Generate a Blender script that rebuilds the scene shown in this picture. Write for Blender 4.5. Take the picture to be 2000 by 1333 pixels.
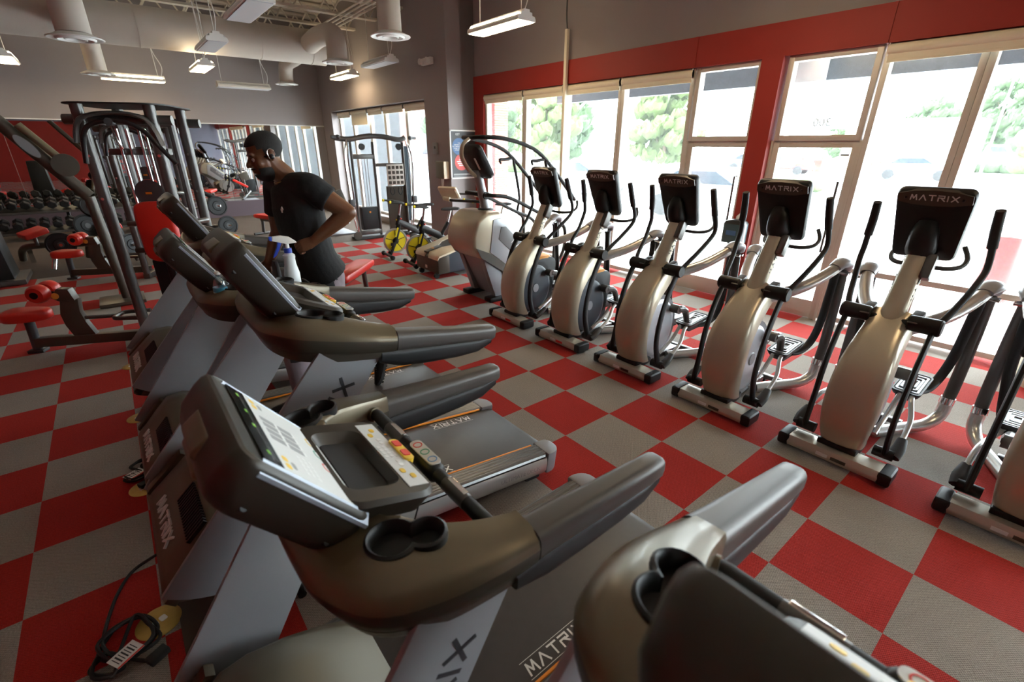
import bpy, bmesh, math, random
from mathutils import Vector, Matrix, Quaternion
random.seed(7)
S = bpy.context.scene
COL = S.collection
for o in list(bpy.data.objects): bpy.data.objects.remove(o)
PI = math.pi
# ------------------------------------------------------------------ camera
YAW, PITCH, ROLL = 2.45900161, -0.394481814, 0.00345959657
def cam_axes():
    cy, sy, cp, sp = math.cos(YAW), math.sin(YAW), math.cos(PITCH), math.sin(PITCH)
    f = Vector((cy*cp, sy*cp, sp)); r = Vector((sy, -cy, 0)); u = r.cross(f)
    c, s = math.cos(ROLL), math.sin(ROLL)
    return c*r+s*u, -s*r+c*u, f
_r, _u, _f = cam_axes()
cd = bpy.data.cameras.new('camera'); cam = bpy.data.objects.new('camera', cd); COL.objects.link(cam)
M = Matrix((_r, _u, -_f)).transposed().to_4x4(); M.translation = Vector((2.07000839, -2.20601655, 2.01821108))
cam.matrix_world = M
cd.sensor_fit = 'HORIZONTAL'; cd.sensor_width = 36; cd.lens = 918.296/2000*36
cd.clip_start = 0.02; cd.clip_end = 500
cd.dof.use_dof = True; cd.dof.focus_distance = 3.4; cd.dof.aperture_fstop = 2.8
S.camera = cam
# ------------------------------------------------------------------ world, exposure
S.view_settings.view_transform = 'Standard'; S.view_settings.look = 'None'
S.view_settings.gamma = 1; S.view_settings.exposure = EXPOSURE = 0.45
S.view_settings.use_curve_mapping = False
W = bpy.data.worlds.new('overcast_sky'); S.world = W; W.use_nodes = True
bg = W.node_tree.nodes['Background']; bg.inputs[0].default_value = (0.86, 0.93, 1.0, 1); bg.inputs[1].default_value = 19.0
LAMP = 18.0           # radiance of the lit fluorescent lenses
# ------------------------------------------------------------------ materials
MATS = {}
def mat(name, col=(.5,.5,.5), rough=.5, metal=0.0, spec=.5, coat=0.0, emit=None, estr=0, noise=None, bump=None, alpha=None):
    """noise=(scale, amount) slight tone variation; bump=(scale, strength)"""
    if name in MATS: return MATS[name]
    m = bpy.data.materials.new(name); m.use_nodes = True; nt = m.node_tree
    b = nt.nodes['Principled BSDF']
    b.inputs['Base Color'].default_value = (*col, 1); b.inputs['Roughness'].default_value = rough
    b.inputs['Metallic'].default_value = metal; b.inputs['Specular IOR Level'].default_value = spec
    b.inputs['Coat Weight'].default_value = coat; b.inputs['Coat Roughness'].default_value = .12
    if emit: b.inputs['Emission Color'].default_value = (*emit, 1); b.inputs['Emission Strength'].default_value = estr
    if noise or bump:
        tc = nt.nodes.new('ShaderNodeTexCoord')
    if noise:
        n = nt.nodes.new('ShaderNodeTexNoise'); n.inputs['Scale'].default_value = noise[0]; n.inputs['Detail'].default_value = 4
        nt.links.new(tc.outputs['Object'], n.inputs['Vector'])
        r = nt.nodes.new('ShaderNodeMapRange'); r.inputs[3].default_value = 1-noise[1]; r.inputs[4].default_value = 1+noise[1]
        nt.links.new(n.outputs['Fac'], r.inputs[0])
        mx = nt.nodes.new('ShaderNodeVectorMath'); mx.operation = 'SCALE'; mx.inputs[0].default_value = col
        nt.links.new(r.outputs[0], mx.inputs['Scale']); nt.links.new(mx.outputs[0], b.inputs['Base Color'])
    if bump:
        n2 = nt.nodes.new('ShaderNodeTexNoise'); n2.inputs['Scale'].default_value = bump[0]; n2.inputs['Detail'].default_value = 3
        nt.links.new(tc.outputs['Object'], n2.inputs['Vector'])
        bp = nt.nodes.new('ShaderNodeBump'); bp.inputs['Strength'].default_value = bump[1]; bp.inputs['Distance'].default_value = .01
        nt.links.new(n2.outputs['Fac'], bp.inputs['Height']); nt.links.new(bp.outputs[0], b.inputs['Normal'])
    MATS[name] = m
    return m
mat('wall_taupe', (.29,.255,.255), .75, noise=(1.2,.05), bump=(180,.05))
mat('wall_blue_grey', (.15,.15,.19), .8, noise=(1.2,.05))
mat('wall_red', (.30,.018,.010), .6, noise=(1.5,.06), bump=(180,.05))
mat('wall_brown', (.20,.11,.07), .7)
mat('kick_purple', (.075,.05,.062), .6)
mat('ceiling_deck', (.66,.61,.52), .6)
mat('duct_paint', (.50,.45,.40), .55, noise=(3,.06))
mat('white_paint', (.74,.74,.72), .45)
mat('alu', (.58,.56,.54), .38, .35)
mat('frame_alu', (.60,.56,.51), .45, .25)
mat('cream', (.80,.74,.58), .6)
mat('black_plastic', (.010,.010,.011), .45, spec=.4)
mat('black_gloss', (.010,.010,.011), .30)
mat('black_rubber', (.02,.02,.021), .7)
mat('dark_grey', (.055,.055,.058), .45)
mat('grey_plastic', (.20,.20,.21), .45)
mat('hood_metal', (.105,.088,.058), .38, .3)
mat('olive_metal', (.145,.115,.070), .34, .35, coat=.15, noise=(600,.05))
mat('olive_dark', (.055,.047,.034), .42, .25)
mat('bronze_dark', (.075,.064,.05), .36, .2)
mat('console_shell', (.036,.029,.022), .38, .15)
mat('arm_grey', (.085,.076,.070), .42, .25)
mat('upright_silver', (.29,.29,.305), .36, .35, noise=(800,.03))
mat('silver', (.56,.55,.53), .28, .75)
mat('champagne', (.53,.465,.35), .33, .45, coat=.2, noise=(900,.03))
mat('foot_champagne', (.52,.48,.40), .32, .5)
mat('side_silver', (.52,.54,.58), .34, .3)
mat('chrome', (.75,.75,.76), .12, 1.0)
mat('gunmetal', (.12,.115,.11), .3, .55)
mat('belt', (.058,.050,.046), .4, noise=(25,.12))
mat('rail_alu', (.15,.15,.15), .33, .7)
mat('orange', (.85,.28,.02), .45)
mat('orange_tan', (.75,.31,.045), .5)
mat('yellow', (.80,.66,.02), .4)
mat('yellow_key', (.85,.55,.05), .4)
mat('red_vinyl', (.62,.022,.012), .38, coat=.1)
mat('red_paint', (.62,.03,.02), .35)
mat('red_key', (.75,.04,.03), .4)
mat('green_key', (.03,.32,.2), .4)
mat('blue_key', (.1,.3,.6), .4)
mat('key_white', (.70,.70,.68), .5)
mat('key_grey', (.33,.33,.33), .5)
mat('label_white', (.8,.8,.78), .5)
mat('letter_silver', (.80,.79,.76), .35, .3)
mat('letter_dark', (.03,.03,.035), .4)
mat('mid_grey_cap', (.27,.27,.29), .4, .1)
mat('bevel_glint', (.33,.36,.42), .35, .3)  # window reflection on the console chamfer, put into its colour
mat('gold_brass', (.55,.36,.10), .38, .7, noise=(20,.2))
mat('navy_shell', (.035,.045,.06), .4)
mat('cream_shell', (.72,.63,.47), .42)
mat('led_dark', (.012,.014,.012), .12)
mat('led_green', (.2,.5,.05), .4, emit=(.3,.6,.1), estr=.08)
mat('lamp_lens', (.9,.9,.88), .4, emit=(1.0,.76,.45), estr=LAMP)
mat('lamp_slot', (.9,.9,.88), .4, emit=(1.0,.80,.50), estr=LAMP*.9)
mat('lens_off', (.55,.56,.58), .4)
mat('concrete_out', (.62,.61,.58), .8, noise=(.6,.06))
mat('asphalt', (.35,.35,.36), .8)
mat('brick', (.36,.11,.06), .8)
mat('foliage', (.040,.075,.025), .7, noise=(2.5,.45))
mat('foliage_light', (.075,.11,.03), .7, noise=(2.5,.4))
mat('bark', (.14,.10,.07), .9)
mat('car_white', (.75,.76,.78), .2, coat=.5)
mat('car_red', (.5,.03,.02), .25, coat=.5)
mat('car_blue', (.07,.12,.25), .25, coat=.5)
mat('tyre', (.02,.02,.02), .8)
mat('glass_dark', (.03,.04,.05), .08)
mat('eye_white', (.30,.27,.25), .4)
mat('skin', (.155,.060,.025), .42, noise=(9,.12), bump=(350,.06))
mat('hair', (.008,.006,.005), .75, bump=(500,.5))
mat('shirt_black', (.009,.009,.010), .85, bump=(40,.25))
mat('shorts_mauve', (.235,.19,.215), .8, bump=(30,.2))
mat('shorts_panel', (.02,.022,.026), .8)
mat('bottle_white', (.72,.77,.78), .35)
mat('spray_blue', (.02,.06,.45), .35)
mat('plastic_ivory', (.78,.76,.70), .35)
mat('water_label', (.05,.3,.5), .4)
mat('paper', (.75,.72,.66), .7)
mat('poster_dark', (.035,.032,.035), .5)
mat('poster_blue', (.05,.13,.30), .5)
mat('poster_red', (.6,.06,.05), .5)
mat('smoke_plastic', (.06,.10,.11), .15)
mat('olive_box', (.16,.18,.14), .35)
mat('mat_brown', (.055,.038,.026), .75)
mat('weight_iron', (.012,.012,.013), .5, spec=.3)
mat('yellow_lamp', (.8,.8,.75), .4)
def glass_mat():
    m = bpy.data.materials.new('window_glass'); m.use_nodes = True; nt = m.node_tree
    for n in list(nt.nodes): nt.nodes.remove(n)
    out = nt.nodes.new('ShaderNodeOutputMaterial'); tr = nt.nodes.new('ShaderNodeBsdfTransparent'); tr.inputs[0].default_value = (.93,.96,.95,1)
    gl = nt.nodes.new('ShaderNodeBsdfGlossy'); gl.inputs['Roughness'].default_value = 0.0
    fr = nt.nodes.new('ShaderNodeFresnel'); fr.inputs[0].default_value = 1.12
    tl = nt.nodes.new('ShaderNodeBsdfTranslucent'); tl.inputs[0].default_value = (.9,.95,1,1)
    m1 = nt.nodes.new('ShaderNodeMixShader'); m2 = nt.nodes.new('ShaderNodeMixShader'); m2.inputs[0].default_value = .022
    nt.links.new(fr.outputs[0], m1.inputs[0]); nt.links.new(tr.outputs[0], m1.inputs[1]); nt.links.new(gl.outputs[0], m1.inputs[2])
    nt.links.new(m1.outputs[0], m2.inputs[1]); nt.links.new(tl.outputs[0], m2.inputs[2]); nt.links.new(m2.outputs[0], out.inputs[0])
    MATS['window_glass'] = m
glass_mat()
def mirror_mat():
    m = bpy.data.materials.new('mirror'); m.use_nodes = True; b = m.node_tree.nodes['Principled BSDF']
    b.inputs['Base Color'].default_value = (.80,.82,.82,1); b.inputs['Metallic'].default_value = 1; b.inputs['Roughness'].default_value = 0.01
    MATS['mirror'] = m
mirror_mat()
def clear_mat():
    m = bpy.data.materials.new('clear_plastic'); m.use_nodes = True; nt = m.node_tree
    for n in list(nt.nodes): nt.nodes.remove(n)
    out = nt.nodes.new('ShaderNodeOutputMaterial'); tr = nt.nodes.new('ShaderNodeBsdfTransparent'); tr.inputs[0].default_value = (.85,.9,.92,1)
    gl = nt.nodes.new('ShaderNodeBsdfGlossy'); gl.inputs['Roughness'].default_value = .05
    m1 = nt.nodes.new('ShaderNodeMixShader'); m1.inputs[0].default_value = .25
    nt.links.new(tr.outputs[0], m1.inputs[1]); nt.links.new(gl.outputs[0], m1.inputs[2]); nt.links.new(m1.outputs[0], out.inputs[0])
    MATS['clear_plastic'] = m
clear_mat()
def floor_mat():
    m = bpy.data.materials.new('carpet_tiles'); m.use_nodes = True; nt = m.node_tree; L = nt.links.new
    b = nt.nodes['Principled BSDF']; b.inputs['Roughness'].default_value = .92; b.inputs['Specular IOR Level'].default_value = .2
    def N(t, **k):
        n = nt.nodes.new(t)
        for a, v in k.items(): setattr(n, a, v)
        return n
    def math_(op, a, bb=None):
        n = N('ShaderNodeMath', operation=op)
        for i, v in enumerate((a, bb)):
            if v is None: continue
            if isinstance(v, (int, float)): n.inputs[i].default_value = v
            else: L(v, n.inputs[i])
        return n.outputs[0]
    tc = N('ShaderNodeTexCoord'); sp = N('ShaderNodeSeparateXYZ'); L(tc.outputs['Object'], sp.inputs[0])
    fx = math_('FLOOR', math_('MULTIPLY', sp.outputs[0], 2)); fy = math_('FLOOR', math_('MULTIPLY', sp.outputs[1], 2))
    par = math_('MODULO', math_('ABSOLUTE', math_('ADD', fx, fy)), 2)      # 1 on a red tile
    # woven rows: two crossed waves, turned a quarter between tile colours
    def wave(axis, freq):
        return math_('SINE', math_('MULTIPLY', sp.outputs[axis], freq))
    nz = N('ShaderNodeTexNoise'); nz.inputs['Scale'].default_value = 130; nz.inputs['Detail'].default_value = 2; L(tc.outputs['Object'], nz.inputs['Vector'])
    nl = N('ShaderNodeTexNoise'); nl.inputs['Scale'].default_value = 2.2; nl.inputs['Detail'].default_value = 3; L(tc.outputs['Object'], nl.inputs['Vector'])
    wv = math_('MULTIPLY', wave(0, 2*PI/.0105), wave(1, 2*PI/.014))
    wr = math_('MULTIPLY', wave(1, 2*PI/.016), wave(0, 2*PI/.009))
    tex = N('ShaderNodeMix', data_type='FLOAT'); L(par, tex.inputs[0]); L(wv, tex.inputs[2]); L(wr, tex.inputs[3])
    hgt = math_('ADD', math_('MULTIPLY', tex.outputs[0], .5), math_('MULTIPLY', nz.outputs['Fac'], 1.2))
    shade = math_('ADD', math_('MULTIPLY', tex.outputs[0], .30), math_('ADD', math_('MULTIPLY', nz.outputs['Fac'], .9), math_('MULTIPLY', nl.outputs['Fac'], .3)))
    shade = math_('ADD', shade, .42)
    c = N('ShaderNodeMix', data_type='RGBA'); L(par, c.inputs[0]); c.inputs[6].default_value = (.30,.265,.235,1); c.inputs[7].default_value = (.40,.026,.020,1)
    # dark rubber floor beyond the carpet
    rub = math_('LESS_THAN', sp.outputs[0], -8.5)
    rub2 = math_('MULTIPLY', rub, math_('LESS_THAN', sp.outputs[1], 8))
    c2 = N('ShaderNodeMix', data_type='RGBA'); L(rub2, c2.inputs[0]); L(c.outputs[2], c2.inputs[6]); c2.inputs[7].default_value = (.085,.062,.048,1)
    mul = N('ShaderNodeVectorMath', operation='SCALE'); L(c2.outputs[2], mul.inputs[0]); L(shade, mul.inputs['Scale'])
    L(mul.outputs[0], b.inputs['Base Color'])
    bp = N('ShaderNodeBump'); bp.inputs['Strength'].default_value = .5; bp.inputs['Distance'].default_value = .004
    L(hgt, bp.inputs['Height']); L(bp.outputs[0], b.inputs['Normal'])
    MATS['carpet_tiles'] = m
floor_mat()
def brick_mat():
    m = MATS['brick']; nt = m.node_tree; b = nt.nodes['Principled BSDF']
    t = nt.nodes.new('ShaderNodeTexBrick'); t.inputs['Color1'].default_value = (.40,.12,.07,1); t.inputs['Color2'].default_value = (.30,.09,.055,1)
    t.inputs['Mortar'].default_value = (.5,.45,.4,1); t.inputs['Scale'].default_value = 4.5
    tc = nt.nodes.new('ShaderNodeTexCoord'); mp = nt.nodes.new('ShaderNodeMapping'); mp.inputs['Rotation'].default_value = (PI/2,0,0)
    nt.links.new(tc.outputs['Object'], mp.inputs[0]); nt.links.new(mp.outputs[0], t.inputs[0]); nt.links.new(t.outputs[0], b.inputs['Base Color'])
brick_mat()
def MT(n): return MATS[n]
# ------------------------------------------------------------------ mesh helpers
def obj_from_bm(name, bm, m=None, parent=None, smooth=35, mats=None):
    me = bpy.data.meshes.new(name)
    bmesh.ops.recalc_face_normals(bm, faces=bm.faces[:])
    bm.to_mesh(me); bm.free()
    for mm in (mats or [m]): me.materials.append(MT(mm) if isinstance(mm, str) else mm)
    if smooth:
        for p in me.polygons: p.use_smooth = True
        me.set_sharp_from_angle(angle=math.radians(smooth))
    o = bpy.data.objects.new(name, me); COL.objects.link(o)
    if parent: o.parent = parent
    return o
class MB:
    """collects shapes into one mesh"""
    def __init__(s): s.bm = bmesh.new(); s.mi = 0
    def _mark(s, faces):
        for f in faces: f.material_index = s.mi
    def mat(s, i): s.mi = i; return s
    def box(s, c, d, rot=None, bev=0, seg=2):
        t = bmesh.new(); bmesh.ops.create_cube(t, size=1)
        bmesh.ops.scale(t, vec=Vector(d), verts=t.verts)
        if bev: bmesh.ops.bevel(t, geom=t.edges[:], offset=min(bev, min(d)*.49), segments=seg, profile=.6, affect='EDGES')
        if rot is not None:
            R = rot if isinstance(rot, Matrix) else Matrix.Rotation(rot[2],3,'Z') @ Matrix.Rotation(rot[1],3,'Y') @ Matrix.Rotation(rot[0],3,'X')
            bmesh.ops.rotate(t, cent=(0,0,0), matrix=R.to_3x3(), verts=t.verts)
        bmesh.ops.translate(t, vec=Vector(c), verts=t.verts); s._merge(t); return s
    def _merge(s, t, M=None):
        if M is not None: t.transform(M)
        vm = {v: s.bm.verts.new(v.co) for v in t.verts}
        for f in t.faces:
            try: nf = s.bm.faces.new([vm[v] for v in f.verts]); nf.material_index = s.mi
            except ValueError: pass
        t.free()
    def poly(s, pts):
        f = s.bm.faces.new([s.bm.verts.new(Vector(p)) for p in pts]); f.material_index = s.mi; return s
    def loft(s, secs, caps=True, closed=False):
        """secs: loops (lists of points) of equal length"""
        rings = [[s.bm.verts.new(Vector(p)) for p in L] for L in secs]
        n = len(rings[0]); k = len(rings)
        for i in range(k if closed else k-1):
            a, b = rings[i], rings[(i+1) % k]
            for j in range(n):
                try: f = s.bm.faces.new((a[j], a[(j+1)%n], b[(j+1)%n], b[j])); f.material_index = s.mi
                except ValueError: pass
        if caps and not closed:
            for L in (rings[0], rings[-1]):
                try: f = s.bm.faces.new(L); f.material_index = s.mi
                except ValueError: pass
        return s
    def tube(s, pts, r, n=12, caps=True, smooth=0, flat=None, up=None):
        """pts path, r radius or list; smooth = catmull subdivisions; flat=(a,b) elliptic radii factors"""
        P = [Vector(p) for p in pts]; R = list(r) if hasattr(r, '__len__') else [r]*len(P)
        if smooth: P, R = catmull(P, R, smooth)
        T = []
        for i in range(len(P)):
            a = P[max(0, i-1)]; b = P[min(len(P)-1, i+1)]; T.append((b-a).normalized())
        ref = Vector(up) if up else (Vector((0,0,1)) if abs(T[0].z) < .9 else Vector((1,0,0)))
        u = (ref - T[0]*ref.dot(T[0])).normalized(); secs = []
        for i in range(len(P)):
            if up: u = (ref - T[i]*ref.dot(T[i])); u = u.normalized() if u.length > 1e-5 else Vector((1,0,0))
            else:
                u = (u - T[i]*u.dot(T[i]))
                u = u.normalized() if u.length > 1e-6 else T[i].orthogonal().normalized()
            v = T[i].cross(u); fa, fb = flat or (1, 1)
            secs.append([P[i] + u*math.cos(2*PI*j/n)*R[i]*fa + v*math.sin(2*PI*j/n)*R[i]*fb for j in range(n)])
        s.loft(secs, caps); return s
    def cyl(s, a, b, r, n=20, r2=None):
        return s.tube([a, b], [r, r if r2 is None else r2], n)
    def lathe(s, prof, c=(0,0,0), axis='Z', n=24, M=None):
        """prof [(r,h)...] revolved about the axis through c"""
        secs = []
        for r_, h in prof:
            ring = []
            for j in range(n):
                a = 2*PI*j/n; x, y = max(r_, 1e-4)*math.cos(a), max(r_, 1e-4)*math.sin(a)
                p = {'Z': Vector((x, y, h)), 'X': Vector((h, x, y)), 'Y': Vector((x, h, y))}[axis]
                ring.append((M @ p if M is not None else p) + Vector(c))
            secs.append(ring)
        s.loft(secs, True); return s
    def prism(s, poly, a, b, axis='X', bev=0, M=None, seg=2):
        """2-D polygon extruded from a to b along the axis; poly in the other two coordinates in order"""
        def P(p, h): return {'X': (h, p[0], p[1]), 'Y': (p[0], h, p[1]), 'Z': (p[0], p[1], h)}[axis]
        t = bmesh.new()
        A = [t.verts.new(P(p, a)) for p in poly]; B = [t.verts.new(P(p, b)) for p in poly]; n = len(poly)
        t.faces.new(A); t.faces.new(B[::-1])
        for j in range(n): t.faces.new((A[j], A[(j+1)%n], B[(j+1)%n], B[j]))
        bmesh.ops.recalc_face_normals(t, faces=t.faces[:])
        if bev:
            es = [e for e in t.edges if e.calc_face_angle(0) > .5]
            bmesh.ops.bevel(t, geom=es, offset=bev, segments=seg, profile=.6, affect='EDGES', clamp_overlap=True)
        s._merge(t, M); return s
    def ball(s, c, d, u=16, v=10, M=None):
        t = bmesh.new(); bmesh.ops.create_uvsphere(t, u_segments=u, v_segments=v, radius=.5)
        bmesh.ops.scale(t, vec=Vector(d) if hasattr(d, '__len__') else Vector((d,d,d)), verts=t.verts)
        if M is not None: t.transform(M)
        bmesh.ops.translate(t, vec=Vector(c), verts=t.verts); s._merge(t); return s
    def build(s, name, m=None, parent=None, smooth=35, mats=None): return obj_from_bm(name, s.bm, m, parent, smooth, mats)
def catmull(P, R, k):
    out, rr = [], []
    for i in range(len(P)-1):
        p0 = P[max(0,i-1)]; p1 = P[i]; p2 = P[i+1]; p3 = P[min(len(P)-1,i+2)]
        for j in range(k):
            t = j/k
            out.append(.5*((2*p1)+(p2-p0)*t+(2*p0-5*p1+4*p2-p3)*t*t+(3*p1-p0-3*p2+p3)*t**3)); rr.append(R[i]*(1-t)+R[i+1]*t)
    return out+[P[-1]], rr+[R[-1]]
def smooth2(pts, k=6, closed=False):
    """catmull through 2-D points"""
    P = [Vector((p[0], p[1], 0)) for p in pts]
    if closed:
        Q = [P[-1]]+P+[P[0], P[1]]; out = []
        for i in range(1, len(P)+1):
            p0,p1,p2,p3 = Q[i-1],Q[i],Q[i+1],Q[i+2]
            for j in range(k):
                t=j/k; out.append(.5*((2*p1)+(p2-p0)*t+(2*p0-5*p1+4*p2-p3)*t*t+(3*p1-p0-3*p2+p3)*t**3))
    else: out, _ = catmull(P, [0]*len(P), k)
    return [(p.x, p.y) for p in out]
def rrect(w, h, r, k=4):
    """rounded rectangle loop centred on 0"""
    o = []
    for cx, cy, a0 in ((w/2-r, h/2-r, 0), (-w/2+r, h/2-r, PI/2), (-w/2+r, -h/2+r, PI), (w/2-r, -h/2+r, 3*PI/2)):
        for i in range(k+1): a = a0+PI/2*i/k; o.append((cx+r*math.cos(a), cy+r*math.sin(a)))
    return o
def frame_m(o, x, y):
    """matrix with origin o, x axis x, y axis near y"""
    x = Vector(x).normalized(); y = Vector(y); z = x.cross(y).normalized(); y = z.cross(x)
    m = Matrix((x, y, z)).transposed().to_4x4(); m.translation = Vector(o); return m
def empty(name, loc=(0,0,0), rot=(0,0,0)):
    o = bpy.data.objects.new(name, None); COL.objects.link(o); o.location = loc; o.rotation_euler = rot; o.empty_display_size = .2; return o
def tag(o, label=None, cat=None, group=None, kind=None):
    if label: o['label'] = label
    if cat: o['category'] = cat
    if group: o['group'] = group
    if kind: o['kind'] = kind
    return o
def thing(name, label, cat, loc=(0,0,0), rot=(0,0,0), group=None): return tag(empty(name, loc, rot), label, cat, group)
def struct(o): o['kind'] = 'structure'; return o
KIDS = {}
def dup(root, loc=None, rot=None, label=None, group=None):
    def cp(o, par):
        c = o.copy(); COL.objects.link(c)
        if par: c.parent = par
        for ch in o.children: cp(ch, c)
        return c
    r = cp(root, None)
    if loc is not None: r.location = loc
    if rot is not None: r.rotation_euler = rot
    if label: r['label'] = label
    if group: r['group'] = group
    return r
# lettering ---------------------------------------------------------
GLY = {'M': [[(0,0),(.16,1),(.5,.25),(.84,1),(1,0)]], 'A': [[(0,0),(.5,1),(1,0)]], 'T': [[(0,1),(1,1)],[(.5,1),(.5,0)]],
       'R': [[(0,0),(0,.62),(.62,.62)],[(0,1),(.9,1),(.9,.55),(.45,.55),(1,0)]], 'I': [[(.0,0),(.0,1)]], 'X': [[(0,0),(1,1)],[(0,1),(1,0)]]}
def strokes(mb, word, M, h, sp=.35, w=.16, t=.0006, glyw=.95):
    """stroke lettering laid on the xy plane of M, centred"""
    adv = []
    x = 0
    for ch in word:
        gw = (0 if ch == 'I' else glyw)*h; adv.append((ch, x, gw)); x += gw + sp*h*(1.35 if ch == 'I' else 1)
    tot = x - sp*h
    for ch, x0, gw in adv:
        for line in GLY[ch]:
            for (a, b) in zip(line[:-1], line[1:]):
                p = Vector((x0-tot/2+a[0]*gw, (a[1]-.5)*h, 0)); q = Vector((x0-tot/2+b[0]*gw, (b[1]-.5)*h, 0)); d = (q-p).normalized(); nn = Vector((-d.y, d.x, 0))*w*h/2
                e = d*w*h*.35
                P8 = [p-e+nn, p-e-nn, q+e-nn, q+e+nn]
                lo = [M @ v for v in P8]; hi = [M @ (v+Vector((0,0,t))) for v in P8]
                mb.loft([lo, hi], True)
    return mb
def text_obj(name, body, M, size, m, parent=None, t=.0005, align='CENTER', bold=0):
    cu = bpy.data.curves.new(name, 'FONT'); cu.body = body; cu.size = size; cu.align_x = align; cu.align_y = 'CENTER'; cu.extrude = t; cu.offset = bold
    cu.resolution_u = 2
    o = bpy.data.objects.new('tmp', cu); COL.objects.link(o)
    dg = bpy.context.evaluated_depsgraph_get(); me = bpy.data.meshes.new_from_object(o.evaluated_get(dg))
    bpy.data.objects.remove(o); me.name = name; me.transform(M); me.materials.clear(); me.materials.append(MT(m))
    ob = bpy.data.objects.new(name, me); COL.objects.link(ob)
    if parent: ob.parent = parent
    return ob
def baked(o, setup, name=None, smooth=40):
    """run modifiers on o and keep the result as its mesh"""
    mods = setup(o)
    dg = bpy.context.evaluated_depsgraph_get(); me = bpy.data.meshes.new_from_object(o.evaluated_get(dg))
    o.modifiers.clear(); old = o.data; o.data = me; me.name = name or o.name
    if smooth:
        for p in me.polygons: p.use_smooth = True
        me.set_sharp_from_angle(angle=math.radians(smooth))
    return o
def boolean_cut(o, cutter_mb, smooth=35):
    c = cutter_mb.build('cut', 'black_plastic')
    md = o.modifiers.new('b', 'BOOLEAN'); md.object = c; md.operation = 'DIFFERENCE'; md.solver = 'EXACT'; md.use_self = True
    baked(o, lambda q: None, smooth=smooth); bpy.data.objects.remove(c); return o
# ------------------------------------------------------------------ room shell
XM, XB, YW, YW2, YL, ZC = -14.6, 8.5, 4.2, 3.54, -8.5, 5.45
def sbox(name, a, b, m, parent=None, bev=0):
    a, b = Vector(a), Vector(b)
    o = MB().box((a+b)/2, b-a, bev=bev).build(name, m, parent)
    if not parent: struct(o)
    return o
sbox('floor', (XM-.3, YL-.2, -.1), (XB+.2, YW+.3, 0), 'carpet_tiles')
# bare strip under the fronts of the treadmills
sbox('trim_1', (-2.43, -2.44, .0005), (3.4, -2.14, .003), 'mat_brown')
# window wall: strips around the glazing
ww = MB()
ww.box(((-7.1+XB)/2, YW+.17, (3.33+ZC)/2), (XB+7.1, .3, ZC-3.33))
struct(ww.build('wall_windows', 'wall_taupe'))
rb = MB()
rb.box(((-7.1+XB)/2, YW+.13, (2.98+3.33)/2), (XB+7.1, .3, .35))
rb.box((-6.93, YW+.13, 1.49), (.34, .3, 2.98)); rb.box((-.925, YW+.10, 1.49), (.25, .36, 2.98)); rb.box((3.9, YW+.10, 1.49), (.25, .36, 2.98))
struct(rb.build('trim_2', 'wall_red'))
tj = MB()
for x in (-1.97, .16, 2.86): tj.box((x, YW-.022, 3.155), (.022, .012, .35))
struct(tj.build('trim_3', 'wall_red'))
rt = MB(); rt.box((-7.17, (YW2+.345+YW+.3)/2, ZC/2), (.14, YW-YW2-.045, ZC)).box((-7.102, (YW2+YW)/2+.15, ZC/2), (.004, YW-YW2+.30, ZC)); struct(rt.build('wall_return', 'wall_taupe'))
w2 = MB()
w2.box(((-8.07-7.105)/2, YW2+.17, ZC/2), (.965, .34, ZC)); w2.box(((XM-13.8)/2, YW2+.17, ZC/2), (-13.8-XM, .34, ZC))
w2.box(((-13.8-8.07)/2, YW2+.17, (2.95+ZC)/2), (13.8-8.07, .34, ZC-2.95)); w2.box(((-13.8-8.07)/2, YW2+.17, .08), (13.8-8.07, .34, .16))
struct(w2.build('wall_side', 'wall_taupe'))
sbox('wall_mirror', (XM-.2, YL, 0), (XM, YW2+.3, ZC), 'wall_taupe')
sbox('baseboard_mirror', (XM-.001, YL, 0), (XM+.03, YW2, .45), 'kick_purple')
sbox('wall_left', (XM, YL-.2, 0), (XB, YL, ZC), 'wall_red')
sbox('wall_back', (XB, YL, 0), (XB+.2, YW+.3, ZC), 'wall_blue_grey')
sbox('trim_8', (XB-.006, YL, 0), (XB, -2.6, 3.2), 'wall_red')
# corrugated deck
dk = MB(); prof = []
x = XM-.2
while x < XB+.2:
    prof += [(x, ZC), (x+.10, ZC), (x+.14, ZC+.07), (x+.24, ZC+.07)]; x += .28
dk.prism(prof+[(x, ZC+.3), (XM-.2, ZC+.3)], YL-.2, YW+.3, 'Y')
struct(dk.build('ceiling', 'ceiling_deck', smooth=0))
# open web joists
def joist(x, i):
    m = MB(); z0, z1 = 4.72, 5.40
    for z in (z0, z1):
        for s in (-1, 1): m.box((x+s*.045, (YL+YW)/2, z), (.06, YW-YL-.05, .05))
    y = YL+.1; k = 0
    while y < YW-.5:
        a, b = (z0, z1) if k % 2 == 0 else (z1, z0)
        m.cyl((x, y, a), (x, y+.42, b), .018, 6); y += .42; k += 1
    struct(m.build('trim_%d' % (10+i), 'ceiling_deck', smooth=0))
for i, x in enumerate((-14.0, -12.7, -11.4, -10.1, -8.8, -7.5, -5.6, -3.7, -1.8, .1, 2, 4, 6)): joist(x, i)
# conduits
def pipes(name, lines, r, m='ceiling_deck'):
    mb = MB()
    for L in lines: mb.tube(L, r, 8)
    return struct(mb.build(name, m))
pipes('trim_4', [[(-7.2, 2.3+.12*k, 4.55), (-14.55, 2.35+.12*k, 4.45)] for k in range(4)], .018)
pipes('trim_5', [[(-14.1+.12*k, YL, 4.25+.06*(k % 2)), (-14.1+.12*k, 2.6, 4.25+.06*(k % 2))] for k in range(4)], .028)
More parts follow.
